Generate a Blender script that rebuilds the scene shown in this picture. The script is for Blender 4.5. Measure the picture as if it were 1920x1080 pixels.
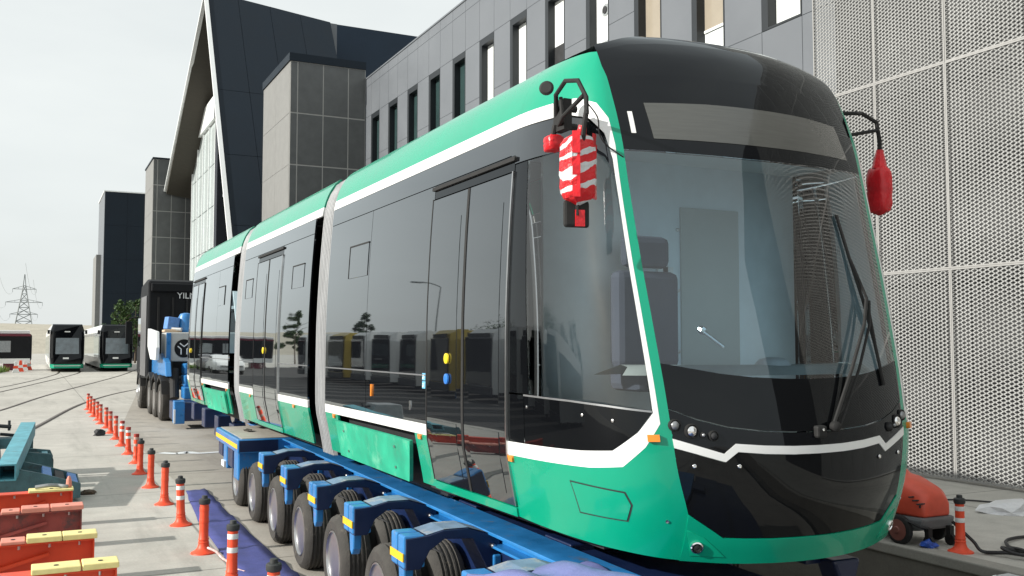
import bpy, bmesh, math, random
import numpy as np
from mathutils import Vector, Matrix, Euler
random.seed(7)
R = math.radians
for o in list(bpy.data.objects): bpy.data.objects.remove(o)
SC = bpy.context.scene
COL = SC.collection

# ------------------------------------------------------------------ camera, sky, sun, exposure
F_PX, VPX, VPY, CAM_H = 1800.0, 65.0, 645.0, 2.1          # focal length / vanishing point measured on the 1920x1080 photo
pitch = math.atan((VPY - 540) / F_PX)
yaw = math.atan((960 - VPX) / math.hypot(F_PX, VPY - 540))
cd = bpy.data.cameras.new('camera'); cam = bpy.data.objects.new('camera', cd); COL.objects.link(cam)
cam.location = (0, 0, CAM_H); cam.rotation_euler = (math.pi/2 + pitch, 0, -yaw)
cd.sensor_fit = 'HORIZONTAL'; cd.sensor_width = 36; cd.lens = 36 * F_PX / 1920
cd.clip_start = 0.05; cd.clip_end = 3000
SC.camera = cam
SC.render.resolution_x, SC.render.resolution_y = 1024, 576

SUN_ELEV, SUN_DX, SUN_DY = R(25), -1.0, 0.03      # the sun stands to the left of the yard, square to the tram's side
w = bpy.data.worlds.new('World'); SC.world = w; w.use_nodes = True
nt = w.node_tree; nt.nodes.clear()
out = nt.nodes.new('ShaderNodeOutputWorld'); bg = nt.nodes.new('ShaderNodeBackground')
sky = nt.nodes.new('ShaderNodeTexSky'); sky.sky_type = 'NISHITA'; sky.sun_disc = False
sky.sun_elevation = SUN_ELEV; sky.sun_rotation = math.atan2(SUN_DX, SUN_DY)
sky.air_density = 1.0; sky.dust_density = 3.0; sky.ozone_density = 1.0
tc = nt.nodes.new('ShaderNodeTexCoord'); mp = nt.nodes.new('ShaderNodeMapping'); mp.inputs['Scale'].default_value = (1.4, 1.4, 4.5)
nz = nt.nodes.new('ShaderNodeTexNoise'); nz.inputs['Scale'].default_value = 1.6; nz.inputs['Detail'].default_value = 5
rp = nt.nodes.new('ShaderNodeMapRange'); rp.inputs[1].default_value = .35; rp.inputs[2].default_value = .7
rp.inputs[3].default_value = .80; rp.inputs[4].default_value = .97
mx = nt.nodes.new('ShaderNodeMix'); mx.data_type = 'RGBA'
mx.inputs[7].default_value = (8.9, 9.35, 9.25, 1)            # thin white cloud veil over the whole sky
nt.links.new(tc.outputs['Generated'], mp.inputs[0]); nt.links.new(mp.outputs[0], nz.inputs[0])
nt.links.new(nz.outputs[0], rp.inputs[0]); nt.links.new(rp.outputs[0], mx.inputs[0])
nt.links.new(sky.outputs[0], mx.inputs[6]); nt.links.new(mx.outputs[2], bg.inputs[0])
bg.inputs[1].default_value = 0.075
nt.links.new(bg.outputs[0], out.inputs[0])
sl = bpy.data.lights.new('sun', 'SUN'); sl.energy = 4.2; sl.angle = R(0.6); sl.color = (1.0, .955, .88)
so = bpy.data.objects.new('sun', sl); COL.objects.link(so)
hd = math.hypot(SUN_DX, SUN_DY)
sv = Vector((SUN_DX/hd*math.cos(SUN_ELEV), SUN_DY/hd*math.cos(SUN_ELEV), math.sin(SUN_ELEV)))
so.rotation_euler = sv.to_track_quat('Z', 'Y').to_euler(); so.location = sv * 60
vs = SC.view_settings; vs.view_transform = 'Standard'; vs.look = 'None'; vs.gamma = 1; vs.use_curve_mapping = False
vs.exposure = 0.45

# ------------------------------------------------------------------ materials
MATS = {}
def mat(name, col, rough=.5, metal=0, spec=.5, var=0, vscale=3, bump=0, bscale=40, coat=0, rvar=0, ior=None, streak=None, dirt=None):
    """Principled with procedural colour variation (two noise scales), roughness variation and bump."""
    if name in MATS: return MATS[name]
    m = bpy.data.materials.new(name); m.use_nodes = True; t = m.node_tree; n = t.nodes; l = t.links
    b = n['Principled BSDF']; b.inputs['Roughness'].default_value = rough; b.inputs['Metallic'].default_value = metal
    b.inputs['Specular IOR Level'].default_value = spec; b.inputs['Coat Weight'].default_value = coat; b.inputs['Coat Roughness'].default_value = .03
    if ior: b.inputs['IOR'].default_value = ior
    c = (*col, 1); b.inputs['Base Color'].default_value = c
    tcn = n.new('ShaderNodeTexCoord'); obj = tcn.outputs['Object']
    if streak:
        mpn = n.new('ShaderNodeMapping'); mpn.inputs['Scale'].default_value = streak; l.new(obj, mpn.inputs[0]); src = mpn.outputs[0]
    else: src = obj
    if var or rvar:
        n1 = n.new('ShaderNodeTexNoise'); n1.inputs['Scale'].default_value = vscale; n1.inputs['Detail'].default_value = 8; n1.inputs['Roughness'].default_value = .62
        l.new(src, n1.inputs[0])
    if var:
        r = n.new('ShaderNodeMapRange'); r.inputs[1].default_value = .3; r.inputs[2].default_value = .7; r.inputs[3].default_value = 1 - var; r.inputs[4].default_value = 1 + var
        l.new(n1.outputs[0], r.inputs[0])
        h = n.new('ShaderNodeVectorMath'); h.operation = 'SCALE'; h.inputs[0].default_value = col; l.new(r.outputs[0], h.inputs['Scale'])
        last = h.outputs[0]
        if dirt:
            n2 = n.new('ShaderNodeTexNoise'); n2.inputs['Scale'].default_value = dirt[3]; n2.inputs['Detail'].default_value = 10; n2.inputs['Roughness'].default_value = .7; l.new(obj, n2.inputs[0])
            r2 = n.new('ShaderNodeMapRange'); r2.inputs[1].default_value = dirt[4]; r2.inputs[2].default_value = dirt[4] + .14; l.new(n2.outputs[0], r2.inputs[0])
            mm = n.new('ShaderNodeMix'); mm.data_type = 'RGBA'; l.new(r2.outputs[0], mm.inputs[0]); l.new(last, mm.inputs[6]); mm.inputs[7].default_value = (*dirt[:3], 1)
            last = mm.outputs[2]
        l.new(last, b.inputs['Base Color'])
    if rvar:
        r3 = n.new('ShaderNodeMapRange'); r3.inputs[1].default_value = .3; r3.inputs[2].default_value = .7
        r3.inputs[3].default_value = max(.02, rough - rvar); r3.inputs[4].default_value = min(1, rough + rvar)
        l.new(n1.outputs[0], r3.inputs[0]); l.new(r3.outputs[0], b.inputs['Roughness'])
    if bump:
        n4 = n.new('ShaderNodeTexNoise'); n4.inputs['Scale'].default_value = bscale; n4.inputs['Detail'].default_value = 6; l.new(obj, n4.inputs[0])
        bp = n.new('ShaderNodeBump'); bp.inputs['Strength'].default_value = bump; bp.inputs['Distance'].default_value = .02
        l.new(n4.outputs[0], bp.inputs['Height']); l.new(bp.outputs[0], b.inputs['Normal'])
    MATS[name] = m; return m

def sheen(name, col, ior, gain, rough=.018, wav=.11):
    """Dark multi-layer glazing: both surfaces of the pane mirror, so the Fresnel share is a little above a single surface."""
    m = bpy.data.materials.new(name); m.use_nodes = True; t = m.node_tree; n = t.nodes; n.clear(); l = t.links
    o = n.new('ShaderNodeOutputMaterial'); g = n.new('ShaderNodeBsdfGlossy'); g.inputs['Roughness'].default_value = rough; g.inputs[0].default_value = (.93, .975, 1, 1)
    d = n.new('ShaderNodeBsdfDiffuse'); d.inputs[0].default_value = (*col, 1)
    fr = n.new('ShaderNodeFresnel'); fr.inputs[0].default_value = ior; mu = n.new('ShaderNodeMath'); mu.operation = 'MULTIPLY'; mu.use_clamp = True; mu.inputs[1].default_value = gain
    tcn = n.new('ShaderNodeTexCoord'); n4 = n.new('ShaderNodeTexNoise'); n4.inputs['Scale'].default_value = 1.1; n4.inputs['Detail'].default_value = 1
    l.new(tcn.outputs['Object'], n4.inputs[0]); bp = n.new('ShaderNodeBump'); bp.inputs['Strength'].default_value = wav; bp.inputs['Distance'].default_value = .02
    l.new(n4.outputs[0], bp.inputs['Height']); l.new(bp.outputs[0], g.inputs['Normal'])
    mxs = n.new('ShaderNodeMixShader'); l.new(fr.outputs[0], mu.inputs[0]); l.new(mu.outputs[0], mxs.inputs[0]); l.new(d.outputs[0], mxs.inputs[1]); l.new(g.outputs[0], mxs.inputs[2]); l.new(mxs.outputs[0], o.inputs[0])
    MATS[name] = m; return m

def glass(name, tint, ior=1.65, gain=1.0, rough=.0):
    """See-through glazing: mirror by Fresnel over a tinted transparent pane."""
    m = bpy.data.materials.new(name); m.use_nodes = True; t = m.node_tree; n = t.nodes; n.clear(); l = t.links
    o = n.new('ShaderNodeOutputMaterial'); g = n.new('ShaderNodeBsdfGlossy'); g.inputs['Roughness'].default_value = rough
    tr = n.new('ShaderNodeBsdfTransparent'); tr.inputs[0].default_value = (*tint, 1)
    fr = n.new('ShaderNodeFresnel'); fr.inputs[0].default_value = ior; mxs = n.new('ShaderNodeMixShader'); mu = n.new('ShaderNodeMath'); mu.operation = 'MULTIPLY'; mu.use_clamp = True; mu.inputs[1].default_value = gain; l.new(fr.outputs[0], mu.inputs[0])
    tcn = n.new('ShaderNodeTexCoord'); n4 = n.new('ShaderNodeTexNoise'); n4.inputs['Scale'].default_value = .9; n4.inputs['Detail'].default_value = 1
    l.new(tcn.outputs['Object'], n4.inputs[0]); bp = n.new('ShaderNodeBump'); bp.inputs['Strength'].default_value = .12; bp.inputs['Distance'].default_value = .02
    l.new(n4.outputs[0], bp.inputs['Height']); l.new(bp.outputs[0], g.inputs['Normal'])
    l.new(mu.outputs[0], mxs.inputs[0]); l.new(tr.outputs[0], mxs.inputs[1]); l.new(g.outputs[0], mxs.inputs[2]); l.new(mxs.outputs[0], o.inputs[0])
    MATS[name] = m; return m

M_green = mat('tram_green', (.0, .305, .178), .24, coat=.4, spec=.35, var=.05, vscale=2, rvar=.05)
M_white = mat('tram_white', (.80, .81, .80), .3, coat=.4, var=.02, vscale=4)
M_black = sheen('tram_black_gloss', (.004, .0045, .0055), 1.42, .85)
M_pane = sheen('tram_tinted_pane', (.007, .008, .010), 1.62, 1.75)
M_mask = sheen('tram_front_mask', (.005, .0055, .007), 1.42, .85, .03)
M_rubber = mat('black_rubber', (.012, .012, .012), .75, var=.3, vscale=20)
M_bellow = mat('gangway_fabric', (.29, .30, .31), .5, var=.25, vscale=9, streak=(1, 1, .15), bump=.2, bscale=30)
M_under = mat('underframe_dark', (.02, .021, .023), .7, var=.3, vscale=6)
M_display = mat('display_panel', (.075, .077, .07), .2, var=.12, vscale=14, streak=(.3, .3, 6), coat=.8)
M_wind = glass('windscreen_glass', (.64, .80, .88), 1.6, 2.0)
M_cabglass = glass('cab_side_glass', (.86, .90, .90), 1.6, 1.5)
M_cabint = mat('cab_lining', (.72, .80, .85), .7, var=.1, vscale=2)
M_cabpale = mat('cab_blind', (.44, .47, .46), .8, var=.06, vscale=1.5)
M_dash = mat('dashboard', (.34, .38, .38), .55, var=.1, vscale=6)
M_seat = mat('seat_fabric', (.06, .07, .10), .9, var=.1, vscale=8)
M_orange = mat('amber_lens', (.85, .25, .02), .25, var=.05, coat=.5)
M_red = mat('red_wrap_tape', (.62, .012, .02), .3, var=.25, vscale=9, bump=.4, bscale=25)
M_dullmetal = mat('dull_metal', (.32, .33, .34), .35, metal=.7, var=.1, vscale=6)
M_steel = mat('steel', (.55, .55, .55), .3, metal=1, var=.1, vscale=10)
M_alu = mat('silver_rim', (.55, .55, .55), .34, metal=1, var=.12, vscale=6, dirt=(.16, .14, .12, 14, .62))
M_chrome = mat('lamp_reflector', (.9, .9, .9), .16, metal=1, var=.1, vscale=60)
M_tyre = mat('tyre_rubber', (.045, .042, .038), .85, var=.25, vscale=6, bump=.25, bscale=60, dirt=(.16, .14, .11, 9, .6))
M_blue = mat('trailer_blue', (.02, .18, .46), .38, var=.14, vscale=4, coat=.25, dirt=(.13, .15, .17, 6, .58), rvar=.12)
M_blueshade = mat('trailer_blue_shaded', (.004, .014, .06), .42, var=.14, vscale=4, coat=.2, dirt=(.08, .08, .09, 5, .66), rvar=.1)  # trailer blue again, with the shade of unlit faces in its colour
M_deckdirt = mat('trailer_deck_dust', (.34, .32, .28), .85, var=.2, vscale=5, bump=.3, bscale=30)
M_yellow = mat('yellow_reflector', (.82, .48, .02), .4, var=.08, vscale=20)
M_bollard = mat('bollard_orange', (.78, .075, .025), .5, var=.12, vscale=9, dirt=(.30, .10, .06, 16, .66))
M_bandw = mat('bollard_band', (.72, .73, .72), .5, var=.1, vscale=20)
M_cap = mat('bollard_cap', (.03, .033, .034), .6, var=.2, vscale=15)
M_tileshade = mat('tile_shaded_front', (.085, .09, .09), .38, var=.16, vscale=2.2, bump=.1, bscale=50)  # same tile as the pale side, shade of the front put into colour
M_tilelit = mat('tile_sunlit_side', (.195, .196, .19), .6, var=.07, vscale=2.5, bump=.1, bscale=50)  # sunlit faces, their brightness put into a paler tone
M_grout = mat('tile_joint', (.36, .36, .345), .8, var=.05)
M_navy = mat('navy_cladding', (.010, .017, .026), .55, spec=.2, var=.1, vscale=.8, rvar=.08)
M_navyjoint = mat('navy_joint', (.012, .016, .024), .7)
M_wing = mat('grey_cladding', (.135, .147, .163), .45, var=.05, vscale=.7, rvar=.06)
M_wingjoint = mat('cladding_joint', (.115, .132, .155), .8)
M_frame = mat('dark_window_frame', (.012, .016, .02), .5, var=.1)
M_winglass = mat('window_pane', (.03, .055, .055), .08, spec=.15, ior=1.4, var=.2, vscale=.6)
M_skypane = mat('pane_sky_reflection', (.74, .77, .76), .5, var=.1, vscale=.5, coat=.3)  # pale panes, the bright sky reflection put into their colour
M_blindbrown = mat('brown_blind', (.30, .26, .20), .6, var=.05, coat=.6)
M_mesh = mat('expanded_metal', (.40, .405, .40), .5, var=.12, vscale=.8, dirt=(.29, .292, .285, 2, .6))
M_meshframe = mat('mesh_frame', (.31, .308, .30), .5, var=.05)
M_behind = mat('wall_behind_mesh', (.035, .036, .038), .8, var=.2, vscale=2)
M_whiteal = mat('white_aluminium', (.78, .80, .80), .4, var=.03)
M_curtain = mat('curtain_glass', (.52, .58, .58), .12, var=.08, vscale=.5, ior=1.8)  # pale base colour stands for the sky mirrored in the glazing
M_soffit = mat('soffit_boards', (.045, .04, .03), .7, var=.2, vscale=2, streak=(1, 8, 1))
M_teal = mat('teal_paint', (.09, .33, .40), .5, var=.25, vscale=6, dirt=(.10, .10, .09, 7, .6), bump=.15)
M_tealdark = mat('worn_teal_paint', (.055, .13, .15), .6, var=.3, vscale=5, dirt=(.05, .05, .05, 6, .55), bump=.2)
M_padblue = mat('blue_pad', (.10, .24, .55), .6, var=.2, vscale=10)
M_greysteel = mat('grey_painted_steel', (.28, .30, .31), .55, var=.2, vscale=7, dirt=(.1, .09, .08, 9, .62))
M_beamred = mat('beam_orange_red', (.66, .055, .012), .45, var=.12, vscale=4, dirt=(.10, .05, .04, 4, .70), rvar=.1)
M_beamdull = mat('beam_faded_red', (.30, .055, .045), .6, var=.3, vscale=3, dirt=(.06, .05, .05, 4, .5))
M_padyellow = mat('pale_yellow_pad', (.80, .70, .30), .6, var=.1, vscale=9)
M_padpink = mat('salmon_pad', (.70, .27, .20), .6, var=.12, vscale=8)
M_cable = mat('black_cable', (.02, .02, .022), .6, var=.2)
M_washer = mat('washer_red', (.64, .085, .045), .42, var=.1, vscale=7, dirt=(.25, .10, .07, 9, .64))
M_washergrey = mat('washer_grey', (.14, .145, .15), .6, var=.15)
M_plastic = mat('white_plastic', (.72, .73, .75), .35, var=.08, vscale=15, bump=.4, bscale=18)
M_tarp = mat('lilac_tarp', (.13, .15, .34), .5, var=.2, vscale=4, bump=.5, bscale=9)
M_mat = mat('blue_mat', (.045, .055, .21), .7, var=.22, vscale=5, dirt=(.16, .16, .24, 4, .66), bump=.15)
M_truck = mat('truck_black', (.006, .007, .009), .6, spec=.25, var=.2, vscale=4)
M_truckgrey = mat('truck_grey', (.13, .13, .135), .4, var=.2, vscale=5)
M_leaf = mat('leaf', (.05, .095, .022), .6, var=.4, vscale=3)
M_leafdark = mat('leaf_dark', (.03, .065, .02), .6, var=.4, vscale=3)
M_bark = mat('bark', (.10, .075, .055), .9, var=.3, vscale=10, bump=.5)
M_grass = mat('grass_blade', (.10, .17, .03), .7, var=.35, vscale=2)
M_maroon = mat('maroon', (.13, .012, .028), .4, var=.1)
M_pylon = mat('galvanised', (.20, .22, .22), .6, var=.1)
M_busyellow = mat('bus_yellow', (.42, .30, .03), .35, var=.06)

def concrete(name, col, joints=None):
    m = bpy.data.materials.new(name); m.use_nodes = True; t = m.node_tree; n = t.nodes; l = t.links; b = n['Principled BSDF']
    b.inputs['Roughness'].default_value = .85; b.inputs['Specular IOR Level'].default_value = .25
    g = n.new('ShaderNodeNewGeometry'); P = g.outputs['Position']
    def noise(s, d, rr=.6, sc=None):
        q = n.new('ShaderNodeTexNoise'); q.inputs['Scale'].default_value = s; q.inputs['Detail'].default_value = d; q.inputs['Roughness'].default_value = rr
        if sc:
            mq = n.new('ShaderNodeMapping'); mq.inputs['Scale'].default_value = sc; l.new(P, mq.inputs[0]); l.new(mq.outputs[0], q.inputs[0])
        else: l.new(P, q.inputs[0])
        return q.outputs[0]
    def rng(s, a, b_, c, d):
        q = n.new('ShaderNodeMapRange'); q.inputs[1].default_value = a; q.inputs[2].default_value = b_; q.inputs[3].default_value = c; q.inputs[4].default_value = d; l.new(s, q.inputs[0]); return q.outputs[0]
    def mul(a, b_):
        q = n.new('ShaderNodeMath'); q.operation = 'MULTIPLY'
        l.new(a, q.inputs[0]); l.new(b_, q.inputs[1]); return q.outputs[0]
    f = mul(rng(noise(.22, 4), .3, .7, .86, 1.08), rng(noise(2.6, 9, .68), .3, .7, .88, 1.1))
    f = mul(f, rng(noise(38, 3), .25, .75, .9, 1.08))
    f = mul(f, rng(noise(.9, 7, .72, (1.8, .16, 1)), .52, .74, 1.0, .74))     # tyre scuffs run along the lane
    f = mul(f, rng(noise(1.3, 8, .75), .65, .72, 1.0, .68))                    # oil and water stains
    if joints:
        sx = n.new('ShaderNodeSeparateXYZ'); l.new(P, sx.inputs[0])
        for k, (ax, per, off) in enumerate(joints):
            a = n.new('ShaderNodeMath'); a.operation = 'ADD'; a.inputs[1].default_value = off; l.new(sx.outputs[ax], a.inputs[0])
            q = n.new('ShaderNodeMath'); q.operation = 'PINGPONG'; q.inputs[1].default_value = per/2; l.new(a.outputs[0], q.inputs[0])
            f = mul(f, rng(q.outputs[0], .006, .022, .5, 1.0))
    h = n.new('ShaderNodeVectorMath'); h.operation = 'SCALE'; h.inputs[0].default_value = col; l.new(f, h.inputs['Scale']); l.new(h.outputs[0], b.inputs['Base Color'])
    bp = n.new('ShaderNodeBump'); bp.inputs['Strength'].default_value = .25; bp.inputs['Distance'].default_value = .01; l.new(noise(55, 6), bp.inputs['Height']); l.new(bp.outputs[0], b.inputs['Normal'])
    MATS[name] = m; return m
M_yard = concrete('yard_concrete', (.47, .455, .415), [(1, 5.2, 1.0), (0, 4.6, 2.9)])
M_lane = concrete('lane_concrete', (.37, .345, .305), [(1, 3.4, .6)])
M_kerb = concrete('kerb_concrete', (.30, .29, .26))
M_wallconc = concrete('stained_concrete', (.16, .15, .13))
M_far = concrete('dry_earth', (.42, .39, .32))

# ------------------------------------------------------------------ mesh helpers
def wloc(o):
    v = Vector((0, 0, 0))
    while o is not None: v += o.location; o = o.parent
    return v
def obj(name, verts, faces, m, parent=None, smooth=False, mats=None, midx=None, bevel=0, autos=None):
    me = bpy.data.meshes.new(name)
    off = wloc(parent) if parent else Vector((0, 0, 0))
    me.from_pydata([(v[0]-off[0], v[1]-off[1], v[2]-off[2]) for v in verts], [], faces)
    for mm in (mats or [m]): me.materials.append(mm)
    if midx: me.polygons.foreach_set('material_index', midx)
    if smooth: me.polygons.foreach_set('use_smooth', [True]*len(me.polygons))
    me.update()
    o = bpy.data.objects.new(name, me); COL.objects.link(o); o.parent = parent
    if autos is not None:
        me.polygons.foreach_set('use_smooth', [True]*len(me.polygons))
        try: me.set_sharp_from_angle(angle=R(autos))
        except Exception: pass
    if bevel:
        bm_ = o.modifiers.new('edge', 'BEVEL'); bm_.width = bevel; bm_.segments = 2; bm_.limit_method = 'ANGLE'; bm_.angle_limit = R(40)
    return o
def thing(name, label, cat, loc=(0, 0, 0), group=None):
    o = bpy.data.objects.new(name, None); COL.objects.link(o); o.location = loc; o.empty_display_size = .2
    o['label'] = label; o['category'] = cat
    if group: o['group'] = group
    return o
def tag(o, label, cat, group=None):
    o['label'] = label; o['category'] = cat
    if group: o['group'] = group
    return o
def structure(o): o['kind'] = 'structure'; return o
def copy_tree(o, parent=None):
    c = o.copy(); COL.objects.link(c); c.parent = parent
    for ch in o.children: copy_tree(ch, c)
    return c
class MB:
    def __init__(s): s.v = []; s.f = []
    def add(s, v, f):
        b = len(s.v); s.v += [tuple(x) for x in v]; s.f += [tuple(i + b for i in q) for q in f]; return s
    def box(s, x0, x1, y0, y1, z0, z1, rot=None, piv=None):
        v = [Vector(p) for p in ((x0,y0,z0),(x1,y0,z0),(x1,y1,z0),(x0,y1,z0),(x0,y0,z1),(x1,y0,z1),(x1,y1,z1),(x0,y1,z1))]
        if rot is not None:
            p = Vector(piv) if piv else Vector(((x0+x1)/2, (y0+y1)/2, (z0+z1)/2)); v = [p + rot @ (q - p) for q in v]
        return s.add(v, [(0,3,2,1),(4,5,6,7),(0,1,5,4),(1,2,6,5),(2,3,7,6),(3,0,4,7)])
    def bar(s, a, b, wd, h=None, up=(0, 0, 1)):
        a, b = Vector(a), Vector(b); h = h or wd; d = (b - a).normalized(); u = Vector(up)
        if abs(d.dot(u)) > .98: u = Vector((1, 0, 0))
        r = d.cross(u).normalized(); u = r.cross(d).normalized(); v = []
        for p in (a, b): v += [p - r*wd/2 - u*h/2, p + r*wd/2 - u*h/2, p + r*wd/2 + u*h/2, p - r*wd/2 + u*h/2]
        return s.add(v, [(0,1,2,3),(7,6,5,4),(0,4,5,1),(1,5,6,2),(2,6,7,3),(3,7,4,0)])
    def tube(s, pts, r, n=8, caps=True):
        pts = [Vector(p) for p in pts]; rs = r if isinstance(r, (list, tuple)) else [r]*len(pts); b = len(s.v); ref = None
        for i, p in enumerate(pts):
            d = (pts[min(i+1, len(pts)-1)] - pts[max(i-1, 0)]).normalized()
            if ref is None: ref = Vector((0, 0, 1)) if abs(d.z) < .9 else Vector((1, 0, 0))
            r1 = d.cross(ref).normalized(); u1 = r1.cross(d).normalized(); ref = u1
            for k in range(n):
                a = 2*math.pi*k/n; s.v.append(tuple(p + (r1*math.cos(a) + u1*math.sin(a))*rs[i]))
        for i in range(len(pts)-1):
            for k in range(n):
                q = (k+1) % n; s.f.append((b+i*n+k, b+i*n+q, b+(i+1)*n+q, b+(i+1)*n+k))
        if caps:
            s.f.append(tuple(b+k for k in range(n))[::-1]); s.f.append(tuple(b+(len(pts)-1)*n+k for k in range(n)))
        return s
    def lathe(s, prof, c, axis=(0, 0, 1), n=20, close=False):
        """profile of (radius, height along axis)"""
        ax = Vector(axis).normalized(); r1 = ax.orthogonal().normalized(); u1 = ax.cross(r1); c = Vector(c); b = len(s.v); m = len(prof)
        for (r, h) in prof:
            for k in range(n):
                a = 2*math.pi*k/n; s.v.append(tuple(c + ax*h + (r1*math.cos(a) + u1*math.sin(a))*r))
        for i in range(m-1):
            for k in range(n):
                q = (k+1) % n; s.f.append((b+i*n+k, b+i*n+q, b+(i+1)*n+q, b+(i+1)*n+k))
        if not close:
            s.f.append(tuple(b+k for k in range(n))[::-1]); s.f.append(tuple(b+(m-1)*n+k for k in range(n)))
        return s
    def prism(s, poly, a0, a1, axis='y'):
        """polygon in the plane across `axis`, extruded from a0 to a1. axis y: poly (x,z); x: poly (y,z); z: poly (x,y)"""
        def P(p, a): return (p[0], a, p[1]) if axis == 'y' else ((a, p[0], p[1]) if axis == 'x' else (p[0], p[1], a))
        n = len(poly); v = [P(p, a0) for p in poly] + [P(p, a1) for p in poly]
        return s.add(v, [tuple(range(n)), tuple(range(2*n-1, n-1, -1))] + [(i, n+i, n+(i+1) % n, (i+1) % n) for i in range(n)])
    def build(s, name, m, parent=None, bevel=0, smooth=False, autos=None, **k):
        o = obj(name, s.v, s.f, m, parent, smooth, bevel=bevel, autos=autos, **k)
        bm = bmesh.new(); bm.from_mesh(o.data); bmesh.ops.recalc_face_normals(bm, faces=bm.faces); bm.to_mesh(o.data); bm.free()
        if autos is not None:
            try: o.data.set_sharp_from_angle(angle=R(autos))
            except Exception: pass
        return o
def sbox(name, m, parent, *a, bevel=0, **k): return MB().box(*a).build(name, m, parent, bevel=bevel, **k)
def text_mesh(name, s, size, m, parent, loc, rot, extrude=.004):
    c = bpy.data.curves.new('t', 'FONT'); c.body = s; c.size = size; c.extrude = extrude; c.align_x = 'LEFT'
    t = bpy.data.objects.new('t', c); COL.objects.link(t); dg = bpy.context.evaluated_depsgraph_get(); me = bpy.data.meshes.new_from_object(t.evaluated_get(dg))
    bpy.data.objects.remove(t); me.materials.clear(); me.materials.append(m); o = bpy.data.objects.new(name, me); COL.objects.link(o); o.parent = parent
    o.location = Vector(loc) - (wloc(parent) if parent else Vector()); o.rotation_euler = rot; return o

# ------------------------------------------------------------------ ground, lane, trench, tracks
TR0, TR1, TRB = 5.75, 8.1, -.75                 # a sunken service channel runs beside the low loader
v = [(-1500,-300,0),(TR0,-300,0),(TR0,22,0),(TR1,22,0),(TR1,-300,0),(1500,-300,0),(1500,1500,0),(-1500,1500,0),(TR0,1500,0),(TR1,1500,0),(TR0,-300,TRB),(TR1,-300,TRB),(TR0,22,TRB),(TR1,22,TRB),(-1500,22,0),(1500,22,0)]
g = obj('ground', v, [(0,1,2,14),(14,2,8,7),(2,3,9,8),(4,5,15,3),(3,15,6,9)], M_yard); structure(g)
structure(obj('service_channel', v, [(10,11,13,12),(1,10,12,2),(11,4,3,13),(12,13,3,2)], M_wallconc))
kb = MB().box(TR1-.02, TR1+.22, -12, 22, -.10, .012).build('kerb', M_kerb, None, bevel=.015); structure(kb)
ln = obj('loading_lane', [(1.98,-60,.004),(5.72,-60,.004),(5.72,60,.004),(1.98,26,.004)], [(0,1,2,3)], M_lane); structure(ln)
def strip(name, pts, wd, z, m):
    v, f = [], []; pts = [Vector(p) for p in pts]
    for i, p in enumerate(pts):
        d = (pts[min(i+1, len(pts)-1)] - pts[max(i-1, 0)]).normalized(); n_ = Vector((-d.y, d.x, 0))
        v += [(p.x+n_.x*wd/2, p.y+n_.y*wd/2, z), (p.x-n_.x*wd/2, p.y-n_.y*wd/2, z)]
        if i: f.append((2*i-2, 2*i-1, 2*i+1, 2*i))
    return obj(name, v, f, m)
def spline(pts, n=10):
    pts = [Vector(p) for p in pts]; o = []
    for i in range(len(pts)-1):
        p0, p1, p2, p3 = pts[max(i-1,0)], pts[i], pts[i+1], pts[min(i+2,len(pts)-1)]
        for k in range(n):
            t = k/n; o.append(.5*((2*p1)+(p2-p0)*t+(2*p0-5*p1+4*p2-p3)*t*t+(3*p1-p0-3*p2+p3)*t**3))
    return o + [pts[-1]]
M_groove = mat('rail_groove', (.035, .03, .025), .8, var=.3, vscale=9)
M_rail = mat('rail_steel', (.14, .11, .09), .45, metal=.6, var=.3, vscale=12)
for pts in ([(-1.2,12,0),(-.9,20,0),(.12,27.4,0),(1.68,37.8,0),(4.03,47,0),(9,60,0)], [(-3.6,20,0),(-2.4,27,0),(-.93,34.5,0),(.76,45.3,0),(4.98,68,0),(7.6,85,0)],
            [(-3.5,36,0),(-1.3,47.8,0),(2.5,73,0),(3.2,82,0)], [(-4.5,42,0),(-1.4,53,0),(1.2,72,0),(1.75,82,0)]):
    sp = spline([Vector(p) for p in pts])
    structure(strip('rail_slot', sp, .15, .004, M_groove)); structure(strip('running_rail', [p + Vector((-.03,0,0)) for p in sp], .06, .008, M_rail))

# ------------------------------------------------------------------ TRAM
CX, MIDY = 3.77, 11.88
def pchip(tab):
    xs = [a for a, _ in tab]; ys = [b for _, b in tab]; n = len(xs)
    h = [xs[i+1]-xs[i] for i in range(n-1)]; d = [(ys[i+1]-ys[i])/h[i] for i in range(n-1)]
    m = [d[0]] + [(0 if d[i-1]*d[i] <= 0 else (h[i-1]+h[i])*2/((2*h[i]+h[i-1])/d[i-1]*(1) + (h[i]+2*h[i-1])/d[i])*1.5) for i in range(1, n-1)] + [d[-1]]
    def f(x):
        if x <= xs[0]: return ys[0] + m[0]*(x-xs[0])
        if x >= xs[-1]: return ys[-1] + m[-1]*(x-xs[-1])*0
        i = 0
        while x > xs[i+1]: i += 1
        t = (x-xs[i])/h[i]; t2, t3 = t*t, t*t*t
        return (2*t3-3*t2+1)*ys[i] + (t3-2*t2+t)*h[i]*m[i] + (-2*t3+3*t2)*ys[i+1] + (t3-t2)*h[i]*m[i+1]
    return f
hw = pchip([(.95,1.10),(1.10,1.125),(1.30,1.165),(1.46,1.195),(1.7,1.20),(2.2,1.198),(2.7,1.18),(3.15,1.15),(3.43,1.125),(3.55,1.10),(3.65,1.065),(3.74,1.015),(3.80,.965),(3.84,.91),(3.88,.80)])
fa = pchip([(.95,.71),(1.1,.76),(1.25,.81),(1.5,.865),(1.8,.885),(2.2,.905),(2.6,.92),(3.0,.925),(3.4,.92),(3.6,.91),(3.8,.895),(3.9,.865),(3.97,.82),(4.03,.72)])
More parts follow.
